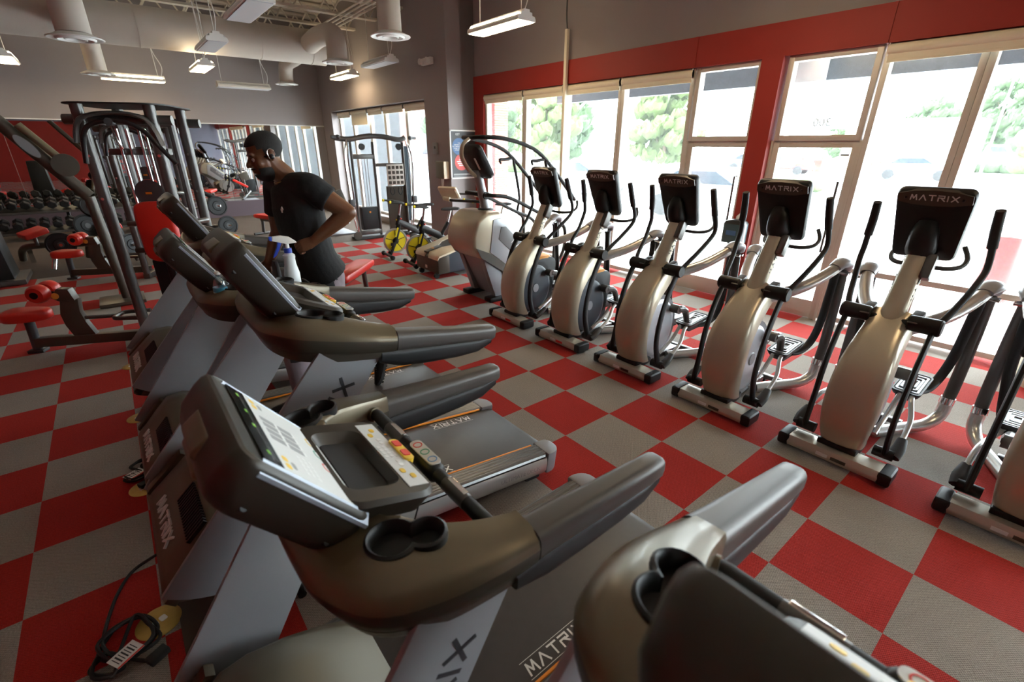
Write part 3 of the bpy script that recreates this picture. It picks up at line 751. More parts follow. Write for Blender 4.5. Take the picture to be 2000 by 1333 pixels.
# ------------------------------------------------------------------ elliptical cross trainers
# local frame: x across, y towards the user (away from the camera side), origin on the floor at the front foot
def make_elliptical(kind):
    """kind 'silver' (pale side discs) or 'dark' (black side discs, orange accents)"""
    t = empty('elliptical_trainer')
    f = MB(); f.prism([(-.078,.02),(.078,.02),(.085,.05),(.066,.096),(-.066,.096),(-.085,.05)], -.285, .285, 'X', bev=.008)
    fo = f.build('front_foot', 'foot_champagne', t)
    MB().box((-.05,-.083,.055), (.07,.006,.022)).build('foot_label', 'label_white', fo)
    MB().box((.05,-.083,.055), (.09,.006,.022)).build('warning_label', 'red_key' if kind == 'dark' else 'bronze_dark', fo)
    for s in (-1, 1):
        MB().box((s*.305,0,.056), (.075,.178,.092), bev=.024, seg=3).build('end_cap', 'black_plastic', t)
    # crescent shroud: width varies along a side profile
    outer = smooth2([(.03,.075),(-.035,.20),(-.07,.36),(-.06,.52),(.0,.70),(.10,.84),(.22,.945),(.36,1.035)], 5)
    inner = smooth2([(.20,.075),(.125,.20),(.085,.33),(.085,.46),(.13,.60),(.22,.71),(.33,.80),(.44,.90)], 5)
    sh = MB(); secs = []
    n = len(outer)
    for i in range(n):
        u = i/(n-1); w = .114+.042*math.sin(PI*min(1,u*1.1))-.0*max(0,(u-.6)/.4)+.018*max(0,(u-.75)/.25)
        a, b = Vector((0,*outer[i])), Vector((0,*inner[i])); d = b-a
        ring = []
        for q, k in ((-1,1.0),(-1,.75),(-.985,.5),(-.93,.28),(-.80,.10),(-.5,.015),(0,-.012),(.5,.015),(.80,.10),(.93,.28),(.985,.5),(1,.75),(1,1.0)):
            p = a+d*k; ring.append((q*w, p.y, p.z))
        secs.append(ring)
    sh.loft(secs); so = sh.build('shroud', 'champagne', t, smooth=50)
    MB().prism(smooth2([(.005,.07),(.09,.06),(.22,.075),(.22,.13),(.09,.115),(-.005,.135)],3,True), -.118, .118, 'X', bev=.01).build('shroud_boot', 'black_plastic', t)
    # side discs and core
    dc = (.31, .40)
    core = MB(); core.prism([(dc[0]+.30*math.cos(2*PI*k/40)*(.98), dc[1]+.325*math.sin(2*PI*k/40)) for k in range(40)], -.085, .085, 'X'); co = core.build('drive_housing', 'black_plastic' if kind == 'dark' else 'mid_grey_cap', t)
    for s in (-1, 1):
        d = MB(); prof = [(.001,.015),(.045,.015),(.05,.010),(.21,.010),(.235,.004),(.25,-.012)]
        secs = []
        for r_, h in prof:
            secs.append([(s*(.092+h), dc[0]+r_*1.02*math.cos(2*PI*j/40), dc[1]+r_*1.16*math.sin(2*PI*j/40)) for j in range(40)])
        d.loft(secs); do = d.build('side_disc', 'side_silver' if kind == 'silver' else 'navy_shell', t, smooth=40)
        h = MB(); h.loft([[(s*x, dc[0]+r_*1.02*math.cos(2*PI*j/24), dc[1]+r_*1.16*math.sin(2*PI*j/24)) for j in range(24)] for r_, x in ((.046,.104),(.044,.111),(.001,.112))]); h.build('disc_hub', 'mid_grey_cap', do)
    if kind == 'dark':
        tp = MB(); secs = []
        for y, z, w in ((.20,.70,.06),(.30,.76,.085),(.42,.775,.09),(.53,.77,.08),(.60,.74,.05)): secs.append([(-w,y,z-.03),(w,y,z-.03),(w,y,z),(0,y,z+.02),(-w,y,z)])
        tp.loft(secs); tp.build('top_accent', 'orange_tan', t)
        MB().prism(smooth2([(.12,.60),(.30,.735),(.60,.74),(.66,.62),(.62,.35),(.60,.20),(.40,.60)],3,True), -.08, .08, 'X', bev=.01).build('rear_cover', 'black_plastic', t)
    # column
    c0, c1 = Vector((0,.30,.88)), Vector((0,.605,1.50))
    cm = MB(); cm.tube([c0, c1], [.072,.058], 24); co_ = cm.build('column', 'champagne', t)
    d = (c1-c0).normalized()
    for s in (-1, 1):
        M = frame_m(c0+d*.38+Vector((s*.0635,0,0)), d if s > 0 else -d, Vector((0,-d.z,d.y)) if s > 0 else Vector((0,-d.z,d.y)))
        k = MB(); strokes(k, 'MATRIX', M, .042, sp=.4, w=.18, t=.002); k.build('column_lettering', 'letter_dark', co_)
    MB().tube([c0+d*.60, c0+d*.63], .0625, 20).build('badge_band', 'black_plastic', co_)
    Mz = frame_m(c0+d*.47+Vector((.075,.0,0)), (1,0,0), d); mb = MB(); mb.box((0,0,0), (.055,.16,.085), bev=.014, seg=3); mb.bm.transform(Mz); mb.build('reader_box', 'gunmetal', co_)
    mb = MB(); mb.tube([c1+Vector((.05,-.03,-.05)), c1+Vector((.075,-.01,-.10)), c0+d*.54+Vector((.07,0,0))], .006, 6, smooth=5); mb.build('cable', 'black_rubber', co_)
    # console: slab leaning away from the user
    top, bot = Vector((0,.475,1.785)), Vector((0,.65,1.345)); up = (top-bot).normalized(); bk = up.cross(Vector((1,0,0))); bk = bk if bk.y < 0 else -bk   # bk faces the camera side
    F = Matrix((bk.cross(up)*-1 if False else Vector((1,0,0)), up, Vector((1,0,0)).cross(up))).transposed().to_4x4(); F.translation = (top+bot)/2
    zs = 1 if (Vector((1,0,0)).cross(up)).y < 0 else -1      # +z of F faces the camera side when zs = 1
    H = (top-bot).length
    def cs(w0, w1, h, dz, r, bow=0):
        L = []
        for x, y in rrect(1, 1, r, 4):
            w = w0+(w1-w0)*(y+.5); L.append(F @ Vector((x*w, y*h+bow*(1-(2*x)**2)*max(0,y)*2, zs*dz)))
        return L
    hd = MB(); hd.loft([cs(.28,.35,H-.06,-.04,.10,.01), cs(.31,.375,H-.02,-.03,.09,.012), cs(.33,.395,H,.0,.09,.014), cs(.33,.395,H,.015,.09,.014), cs(.315,.385,H-.015,.035,.09,.012), cs(.26,.35,H-.05,.048,.12,.01)])
    ho = hd.build('console', 'black_plastic', t, smooth=40)
    sc = MB(); sc.box((0,.03,-zs*.036), (.24,.22,.004)); sc.bm.transform(F); sc.build('screen', 'led_dark', ho)
    bd = MB(); bd.loft([[F @ Vector((x, y, zs*z)) for x, y in [(-.183,H/2-.070),(-.10,H/2-.088),(0,H/2-.093),(.10,H/2-.088),(.183,H/2-.070),(.180,H/2-.02),(.10,H/2+.002),(0,H/2+.008),(-.10,H/2+.002),(-.180,H/2-.02)]] for z in (.02,.052)])
    bo = bd.build('name_band', 'bronze_dark', ho)
    Mb = F @ Matrix.Translation((0,H/2-.04,zs*.0522)); Mb = Mb if zs > 0 else Mb @ Matrix.Rotation(PI,4,'Y')
    k = MB(); strokes(k, 'MATRIX', Mb, .033, sp=.42, w=.20, t=.001); k.build('name_lettering', 'label_white', bo)
    ho2 = MB()
    for s in (-1, 1): ho2.cyl(F @ Vector((s*.135,H/2-.045,zs*.05)), F @ Vector((s*.145,H/2-.045,zs*.0535)), .008, 12)
    ho2.build('band_screws', 'black_gloss', bo)
    nk = MB(); nk.tube([F @ Vector((0,.02,zs*.03)), F @ Vector((0,-.03,zs*.075)), F @ Vector((0,-.13,zs*.085)), c1-d*.03], [.055,.072,.082,.068], 18, smooth=3); nk.build('console_neck', 'black_plastic', t, smooth=50)
    # fixed handlebar with sensor grips, user side
    hb = MB(); hb.tube([(-.16,.90,1.40),(-.20,.86,1.33),(-.19,.78,1.285),(-.12,.69,1.275),(0,.645,1.285),(.12,.69,1.275),(.19,.78,1.285),(.20,.86,1.33),(.16,.90,1.40)], .015, 10, smooth=3); hb.build('fixed_handlebar', 'black_rubber', t)
    # pivots
    pv = MB(); pv.cyl((-.12,.31,.965), (.12,.31,.965), .030, 18); po = pv.build('pivot_shaft', 'black_plastic', t)
    for s in (-1, 1):
        MB().tube([(s*.10,.30,.985),(s*.11,.30,.985),(s*.262,.30,.985),(s*.272,.30,.985)], [.040,.050,.054,.046], 22).build('pivot_housing', 'black_plastic', t)
        MB().prism([(.24,1.0),(.33,1.03),(.40,1.05),(.42,.98),(.36,.93)], s*.10, s*.16, 'X', bev=.012).build('pivot_ear', 'dark_grey', po)
    # moving handles and linkage; the right and left hand sides stand at different strokes
    for s, ph in ((1, 0), (-1, 1)):
        y0 = -.04 if ph else .0
        hm = MB(); hm.tube([(s*.235,.32,.985),(s*.265,.37,1.05),(s*.30,.50,1.16),(s*.325,.63+y0,1.28),(s*.325,.655+y0,1.36),(s*.315,.625+y0,1.47)], .019, 12, smooth=4); ha = hm.build('handle_arm', 'black_rubber', t)
        MB().tube([(s*.316,.628+y0,1.45),(s*.305,.60+y0,1.56),(s*.298,.565+y0,1.675)], [.027,.027,.025], 14, smooth=3).build('handle_grip', 'black_rubber', ha)
        lo = MB(); yb = .17 if not ph else .09; zb = .11 if not ph else .14
        lo.tube([(s*.235,.30,.98),(s*.235,.21,.82),(s*.235,.13,.60),(s*.235,.10,.36),(s*.235,yb-.02,zb+.05),(s*.235,yb,zb)], .022, 12, smooth=4, flat=(1.5,.8), up=(0,-1,0)); lo.build('lower_link', 'black_plastic', t)
        jt = MB(); jt.cyl((s*.17,yb,zb), (s*.285,yb,zb), .036, 16); jt.build('link_joint', 'black_plastic', t)
        yk = MB(); yk.tube([(s*.275,yb,zb-.005),(s*.285,yb+.06,zb+.03),(s*.28,yb+.14,zb+.075)], [.038,.035,.024], 12, smooth=3, flat=(.8,1.2)); yk.build('link_fork', 'dark_grey', t)
        yp, zp = (.74, .40) if not ph else (.90, .30)
        ra = MB(); ra.tube([(s*.28,yb+.10,zb+.05),(s*.27,yb+.28,zb+.15),(s*.22,yp-.16,zp-.04),(s*.20,yp-.03,zp-.025)], .017, 12, smooth=4); ra.build('pedal_arm', 'silver', t)
        rb_ = MB(); rb_.tube([(s*.12,yb+.18,zb+.02),(s*.125,yb+.36,zb+.12),(s*.14,yp-.10,zp-.03)], .017, 10, smooth=4); rb_.build('inner_pedal_arm', 'silver', t)
        # pedal
        Pm = Matrix.Translation((s*.165,yp+.06,zp)) @ Matrix.Rotation(.10 if not ph else -.05,4,'X')
        pd = MB(); pd.loft([[Pm @ Vector((x,y,-.03)) for x,y in rrect(.15,.33,.03)], [Pm @ Vector((x,y,.0)) for x,y in rrect(.175,.36,.035)], [Pm @ Vector((x,y,.012)) for x,y in rrect(.175,.36,.035)], [Pm @ Vector((x,y,.012)) for x,y in rrect(.155,.335,.03)], [Pm @ Vector((x,y,.004)) for x,y in rrect(.15,.33,.03)]])
        p_ = pd.build('pedal', 'dark_grey' , t)
        tr = MB()
        for k2 in range(3):
            w_, l_ = .125-.036*k2, .28-.085*k2
            for (x,y,dx,dy) in ((0,l_/2,w_,.014),(0,-l_/2,w_,.014),(w_/2,0,.014,l_),(-w_/2,0,.014,l_)): tr.box((x,y,.008), (dx,dy,.008))
        tr.bm.transform(Pm); tr.build('pedal_tread', 'side_silver', p_)
        MB().prism([(yp-.12,zp-.035),(yp+.20,zp-.035),(yp+.16,zp-.085),(yp-.06,zp-.09)], s*.11, s*.22, 'X', bev=.01).build('pedal_carrier', 'black_plastic', t)
        # crank
        cr = MB(); a = .9 if not ph else .9+PI
        ce = (dc[0]+.16*math.cos(a)+.12, dc[1]+.10*math.sin(a)+.03)
        cr.cyl((s*.10,ce[0]-.03,ce[1]+.06), (s*.19,ce[0]-.03,ce[1]+.06), .042, 18); cr.tube([(s*.16,ce[0]-.03,ce[1]+.06),(s*.17,ce[0]+.10,ce[1]+.02),(s*.16,yp-.02,zp-.07)], [.038,.033,.026], 10, smooth=3); cr.build('crank_link', 'gunmetal', t)
        # fixed rear frame: swept tube, end cover, legs
        rf = MB(); rf.tube([(s*.045,.34,.90),(s*.12,.45,.925),(s*.235,.66,.985),(s*.31,.86,1.065),(s*.345,1.0,1.125)], [.050,.050,.046,.044,.042], 14, smooth=4); rf.build('rear_frame_tube', 'silver', t)
        cv = MB(); cv.tube([(s*.335,.93,1.115),(s*.35,1.02,1.145),(s*.358,1.10,1.13),(s*.36,1.13,1.075)], [.044,.060,.058,.036], 14, smooth=3, flat=(.7,1.1)); ce_ = cv.build('frame_end_cover', 'mid_grey_cap', t, smooth=50)
        bl = MB()
        for yy in (1.03, 1.085): bl.cyl((s*.34,yy,1.06), (s*.415,yy,1.055), .012, 10)
        bl.build('frame_bolts', 'chrome', ce_)
        sw = MB(); sw.tube([(s*.325,1.03,1.07),(s*.315,1.04,.85),(s*.30,1.06,.60),(s*.27,1.05,.42),(s*.24,yp+.20,zp-.055),(s*.20,yp+.10,zp-.06)], .024, 12, smooth=4, flat=(1.3,.8)); sw.build('swing_arm', 'black_plastic', t)
        lg = MB(); lg.tube([(s*.355,1.08,1.07),(s*.36,1.10,.80),(s*.36,1.10,.40),(s*.355,1.085,.24)], .031, 12, smooth=4, flat=(1.25,.85)); lg.build('rear_leg', 'gunmetal', t)
        fl = MB(); fl.tube([(s*.355,1.085,.25),(s*.35,1.05,.13),(s*.30,.95,.06),(s*.20,.78,.045),(s*.08,.55,.045)], .043, 14, smooth=4); fl.build('floor_tube', 'silver', t)
        MB().tube([(s*.356,1.087,.27),(s*.354,1.08,.22)], .046, 14).build('tube_sleeve', 'chrome', t)
    cb = MB(); cb.box((0,.40,.045), (.10,.80,.05), bev=.01); cb.box((0,.86,.045), (.36,.05,.04), bev=.008); cb.build('base_beam', 'gunmetal', t)
    MB().box((0,.87,.012), (.10,.08,.024)).build('rear_foot', 'black_rubber', t)
    return t
ELL_X = [2.29, 1.395, .50, -.40, -1.285, -2.17]
_es, _ed = make_elliptical('silver'), make_elliptical('dark')
ELL_L = ['elliptical trainer cut off at the right edge of the picture', 'elliptical trainer largest in full view, before the wide right window', 'pale disc elliptical trainer before the numbered glass door', 'pale disc elliptical trainer right beside the two dark disc ones',
         'elliptical trainer with a dark side disc, second from the tall climber', 'elliptical trainer with a dark side disc, right beside the tall climber']
used = set()
for x, lb in zip(ELL_X, ELL_L):
    src = _ed if x < -1 else _es
    o = src if src.name not in used else dup(src); used.add(src.name)
    o.location = (x-.02, 1.235, 0); tag(o, lb, 'exercise machine', 'elliptical trainers in a row by the windows')
# ------------------------------------------------------------------ climber
def make_climber():
    t = thing('climber_machine', 'tall climber machine with grey side panel and black arched rails by the red window jamb', 'exercise machine', (-3.27, 1.25, 0))
    # body: wide rounded nose falling back to the floor; local y = Y-1.25
    sec = [(-.02,.92),(.06,1.12),(.20,1.215),(.42,1.215),(1.42,.30),(1.42,.06),(1.02,.06),(.08,.66),(-.02,.78)]
    b = MB(); b.prism(sec, -.32, .32, 'X', bev=.045, seg=3); bo = b.build('body', 'champagne', t, smooth=50)
    for s in (-1, 1):
        p = MB(); p.prism([(.30,1.12),(.44,1.14),(1.40,.26),(1.40,.10),(1.06,.10),(.24,.70)], s*.318, s*.332, 'X', bev=.006); po = p.build('side_frame', 'side_silver', t)
        q = MB(); q.prism([(.42,1.02),(.50,1.02),(1.16,.42),(1.12,.34),(.98,.34),(.38,.86)], s*.331, s*.340, 'X', bev=.012); qo = q.build('side_panel', 'grey_plastic', t)
        d = Vector((0,.66,-.60)).normalized()
        M = frame_m((s*.3405,.80,.66), d if s > 0 else -d, Vector((0,-d.z,d.y)) if s > 0 else Vector((0,-d.z,d.y)))
        k = MB(); strokes(k, 'MATRIX', M, .07, sp=.4, w=.16, t=.001); k.build('side_lettering', 'letter_silver', qo)
        q = MB(); q.prism([(.02,.78),(.10,.64),(1.02,.05),(1.10,.10),(.26,.68)], s*.322, s*.330, 'X'); q.build('lower_band', 'bronze_dark', t)
        st = MB(); st.prism([(.14,.64),(.44,.42),(.52,.02),(.36,.02)], s*.20, s*.30, 'X', bev=.01); st.build('front_strut', 'mid_grey_cap', t)
        MB().box((s*.27,.43,.035), (.16,.42,.07), bev=.025).build('foot', 'black_plastic', t)
    w = MB(); w.prism([(.15,.63),(.95,.08),(.55,.04),(.42,.06)], -.19, .19, 'X'); w.build('front_panel', 'mid_grey_cap', t)
    # steps behind
    for k in range(3): MB().box((0,1.05+.13*k-.0,.62-.16*k), (.52,.16,.03), bev=.008).build('step', 'black_rubber', t)
    # column and console
    c = MB(); c.tube([(0,.42,1.20),(0,.29,1.72)], [.062,.056], 20); co = c.build('column', 'upright_silver', t)
    MB().lathe([(.11,0),(.11,.02),(.075,.03)], c=(0,.42,1.205)).build('column_collar', 'black_plastic', co)
    ya, yb = Vector((0,.17,2.00)), Vector((0,.40,1.62)); up = (ya-yb).normalized()
    F = Matrix((Vector((1,0,0)), up, Vector((1,0,0)).cross(up))).transposed().to_4x4(); F.translation = (ya+yb)/2     # z of F faces the camera side
    H = (ya-yb).length
    def cs(w, h, z, r): return [F @ Vector((x, y, z)) for x, y in rrect(w, h, r)]
    hd = MB(); hd.loft([cs(.34,H-.03,-.07,.05), cs(.38,H+.01,-.05,.06), cs(.38,H+.01,.0,.06), cs(.34,H-.03,.03,.07), cs(.26,H-.12,.055,.07)]); ho = hd.build('console', 'black_plastic', t)
    k = MB(); k.box((.10,.02,.058), (.03,.16,.012), bev=.004); k.bm.transform(F); k.build('speaker_slot', 'letter_silver', ho)
    k = MB(); strokes(k, 'MATRIX', F @ Matrix.Translation((0,H/2-.07,.047)), .022, w=.2, t=.004); k.build('console_lettering', 'grey_plastic', ho)
    k = MB(); k.box((0,0,-.071), (.30,H-.08,.006)); k.bm.transform(F); k.build('console_screen', 'led_dark', ho)
    # arched strut and top rails
    s_ = MB(); s_.tube([(.0,.31,1.62),(0,.17,1.72),(0,.06,1.88),(0,.08,2.02),(0,.17,2.09),(0,.19,2.10)], [.022,.024,.024,.022,.02,.02], 12, smooth=4, flat=(1,1.5)); s_.build('arch_strut', 'champagne', t)
    tb = MB(); tb.tube([(-.02,.19,2.105),(.12,.20,2.11),(.26,.27,2.11),(.33,.45,2.10),(.34,.80,2.03),(.345,1.10,1.90),(.35,1.45,1.60),(.35,1.78,1.28)], .025, 12, smooth=4)
    tb.tube([(.02,.19,2.105),(-.12,.20,2.11),(-.26,.27,2.11),(-.33,.45,2.10),(-.34,.80,2.03),(-.345,1.10,1.90),(-.35,1.45,1.60),(-.35,1.78,1.28)], .025, 12, smooth=4); tb.build('top_rail', 'black_rubber', t)
    for s in (-1, 1):
        v = MB(); v.tube([(s*.345,1.17,1.85),(s*.345,1.25,1.55),(s*.345,1.30,1.28),(s*.34,1.26,1.08),(s*.34,1.38,.95),(s*.34,1.40,.45)], .020, 12, smooth=4); v.build('rail_post', 'black_rubber', t)
        h = MB(); h.tube([(s*.345,1.18,1.85),(s*.345,1.02,1.83),(s*.345,.93,1.83),(s*.345,.95,1.78)], [.02,.022,.02,.014], 10, smooth=3); h.build('rail_hook', 'black_rubber', t)
        l = MB(); l.tube([(s*.05,.385,1.40),(s*.20,.30,1.42),(s*.30,.33,1.42),(s*.33,.60,1.37),(s*.335,1.20,1.10),(s*.335,1.50,.98),(s*.335,1.62,.85),(s*.335,1.60,.55),(s*.335,1.41,.3)], .025, 12, smooth=4); l.build('side_rail', 'black_rubber', t)
    MB().cyl((-.075,.385,1.40), (.075,.385,1.40), .05, 16).build('rail_clamp', 'black_plastic', t)
    h = MB(); h.lathe([(.035,0),(.042,.1),(.046,.1),(.038,-.01)], c=(.405,1.30,1.36)); h.box((.36,1.29,1.42), (.05,.03,.05)); h.build('cup_holder', 'black_plastic', t)
    return t
make_climber()
# ------------------------------------------------------------------ low stepper
def make_stepper():
    t = thing('stepper_machine', 'low cream topped stepper with dark blue sides between the spin bikes and the climber', 'exercise machine', (-4.78, 1.55, 0))
    w = .36
    lo = MB(); lo.prism([(0,.08),(.0,.34),(.06,.40),(.55,.52),(1.15,.72),(1.35,.70),(1.35,.08)], -w, w, 'X', bev=.04, seg=3); lo.build('lower_shell', 'navy_shell', t, smooth=50)
    MB().prism([(-.006,.09),(-.006,.33),(.05,.40),(.22,.43),(.22,.09)], -w-.002, w+.002, 'X', bev=.02).build('front_cover', 'bronze_dark', t)
    for s in (-1, 1):
        sl = MB(); secs = []
        for y, z, i, o in ((-.01,.36,.06,.365),(.02,.405,.05,.372),(.25,.455,.06,.372),(.42,.50,.20,.372),(.75,.60,.22,.372),(.86,.66,.22,.37),(.92,.76,.22,.37),(1.30,.80,.22,.36)):
            secs.append([(s*i,y,z-.045),(s*o,y,z-.05),(s*(o+.004),y,z-.02),(s*(o-.02),y,z),(s*(i+.01),y,z+.006),(s*i,y,z-.01)])
        sl.loft(secs); sl.build('top_shell', 'cream_shell', t, smooth=45)
    MB().box((0,.12,.432), (.11,.28,.03), rot=(.22,0,0), bev=.006).build('logo_plate', 'bronze_dark', t)
    MB().box((.0,.12,.4495), (.06,.03,.003), rot=(.22,0,0)).build('logo_mark', 'orange_tan', t)
    for s in (-1, 1):
        MB().lathe([(.19,-.012),(.19,.012),(.17,.016)], c=(s*.20,.86,.58), axis='X', n=28).build('wheel_disc', 'black_plastic', t)
        c = MB(); c.cyl((s*.25-.02,.02,.045), (s*.25+.02,.02,.045), .045, 16); c.box((s*.25,.05,.08), (.05,.08,.04)); c.build('caster', 'black_plastic', t)
        MB().box((s*.30,1.25,.04), (.08,.10,.08)).build('rear_foot', 'black_rubber', t)
    MB().box((-.02,-.012,.16), (.06,.004,.05)).build('label_sticker', 'label_white', t)
    # console on its arm
    F = Matrix.Translation((-.03,.50,1.30)) @ Matrix.Rotation(.5,4,'Z') @ Matrix.Rotation(-.85,4,'X')
    k = MB(); k.loft([[F @ Vector((x,y,z)) for x,y in rrect(a,b,.03)] for a,b,z in ((.30,.20,-.03),(.34,.24,-.01),(.34,.24,.02),(.30,.20,.03))]); ko = k.build('console', 'cream_shell', t)
    a = MB(); a.tube([(-.05,.45,1.20),(.10,.50,1.19),(.45,.70,1.19),(.55,.80,1.19)], .022, 12, smooth=3); a.build('console_arm', 'black_rubber', t)
    MB().tube([(-.10,.44,1.21),(.04,.47,1.20)], .032, 12).build('arm_sleeve', 'cream_shell', t)
    v = MB(); v.tube([(.50,.76,1.19),(.48,.90,.95),(.30,1.15,.72)], .018, 10, smooth=3); v.tube([(.0,.62,1.28),(.3,.8,1.28),(.55,.95,1.25)], .015, 10, smooth=3); v.build('support_post', 'black_rubber', t)
    MB().box((.36,.80,1.29), (.14,.05,.09), bev=.01).build('control_box', 'cream_shell', t)
    return t
make_stepper()
# ------------------------------------------------------------------ spin bikes (front towards -y)
def make_bike():
    t = empty('spin_bike')
    fw = MB(); fw.lathe([(.235,-.012),(.235,.012),(.205,.014),(.20,.006),(.20,-.006),(.205,-.014)], c=(0,.20,.31), axis='X', n=36); fw.build('flywheel_rim', 'silver', t)
    dk = MB(); dk.lathe([(.198,-.008),(.198,.008),(.001,.009)], c=(0,.20,.31), axis='X', n=36); do = dk.build('flywheel', 'yellow', t)
    sp = MB()
    for k in range(5):
        a = 2*PI*k/5+.3; sp.box((0,.20+.10*math.cos(a),.31+.10*math.sin(a)), (.021,.012,.19), rot=(a-PI/2,0,0))
    sp.build('flywheel_spokes', 'black_plastic', do)
    hb = MB(); hb.lathe([(.06,-.03),(.06,.03),(.03,.045)], c=(0,.20,.31), axis='X', n=20); hb.build('flywheel_hub', 'black_gloss', do)
    for s in (-1, 1):
        MB().tube([(s*.05,.05,.03),(s*.05,.20,.32),(s*.05,.30,.62)], .020, 10, flat=(1.4,.7)).build('fork', 'black_plastic', t)
    MB().prism([(.175,.40),(.200,.39),(.262,.56),(.237,.57)], .072, .080, 'X').build('fork_stripe', 'yellow', t)
    pg = MB(); pg.box((.065,.13,.26), (.02,.10,.06), bev=.01); pg.build('caliper', 'black_gloss', t)
    MB().tube([(0,.26,.60),(0,.32,.78)], .036, 14).build('head_tube', 'black_plastic', t)
    MB().tube([(0,.31,.76),(0,.35,.95),(0,.36,1.01)], [.022,.022,.03], 12).build('handle_post', 'chrome', t)
    h = MB(); h.tube([(-.20,.10,1.05),(-.21,.20,1.04),(-.20,.34,1.02),(-.08,.38,1.015),(.08,.38,1.015),(.20,.34,1.02),(.21,.20,1.04),(.20,.10,1.05)], .019, 10, smooth=3); h.tube([(-.05,.38,1.02),(-.05,.22,1.05),(.05,.22,1.05),(.05,.38,1.02)], .016, 10, smooth=3); ho = h.build('handlebar', 'black_rubber', t)
    for s in (-1, 1): MB().tube([(s*.20,.115,1.049),(s*.20,.085,1.052)], .024, 10).build('bar_end', 'yellow', ho)
    MB().tube([(0,.29,.66),(0,.60,.50),(0,.86,.30)], [.045,.05,.04], 12, flat=(1.3,.8)).build('main_frame', 'dark_grey', t)
    MB().tube([(0,.62,.45),(0,.80,.72)], .034, 12).build('seat_tube', 'black_plastic', t)
    MB().tube([(0,.79,.70),(0,.86,.93)], .020, 12).build('seat_post', 'chrome', t)
    sd = MB(); sd.loft([[(x*w,y,.95+z*h_) for x,z in rrect(1,1,.4,3)] for y,w,h_ in ((.68,.03,.03),(.74,.06,.05),(.88,.12,.06),(.98,.17,.06),(1.02,.12,.04))]); sd.build('saddle', 'black_rubber', t)
    MB().tube([(0,.86,.30),(0,1.02,.05)], .035, 12).build('rear_stay', 'black_plastic', t)
    for y, w in ((.04,.26),(1.04,.26)):
        MB().cyl((-w,y,.045), (w,y,.045), .028, 12).build('stabilizer', 'black_plastic', t)
        for s in (-1, 1): MB().lathe([(.034,-.03),(.044,-.02),(.044,.02),(.034,.03)], c=(s*w,y-.01,.045), axis='X').build('foot', 'black_rubber', t)
    ck = MB(); ck.lathe([(.10,-.02),(.10,.02)], c=(.06,.58,.34), axis='X', n=28); ck.tube([(.09,.58,.34),(.10,.70,.24)], .012, 8); ck.box((.14,.70,.235), (.09,.08,.025)); ck.tube([(-.09,.58,.34),(-.10,.46,.44)], .012, 8); ck.box((-.14,.46,.445), (.09,.08,.025)); ck.build('crank', 'dark_grey', t)
    kn = MB(); kn.ball((.0,.265,.70), .04); kn.build('tension_knob', 'yellow', t)
    MB().ball((.045,.33,.72), .035).build('lock_knob', 'red_paint', t)
    return t
_b = make_bike(); _b.location = (-6.46, 1.60, 0); _b.rotation_euler = (0,0,-.12); tag(_b, 'spin bike with a yellow flywheel, standing next to the cable machine', 'exercise bike', 'spin bikes with yellow flywheels')
dup(_b, (-5.58, 1.62, 0), (0,0,-.12), 'spin bike with a yellow flywheel, half hidden behind the low stepper')
dup(_b, (-5.62, 2.86, 0), (0,0,-.15), 'spin bike standing behind the stepper in front of the poster wall')
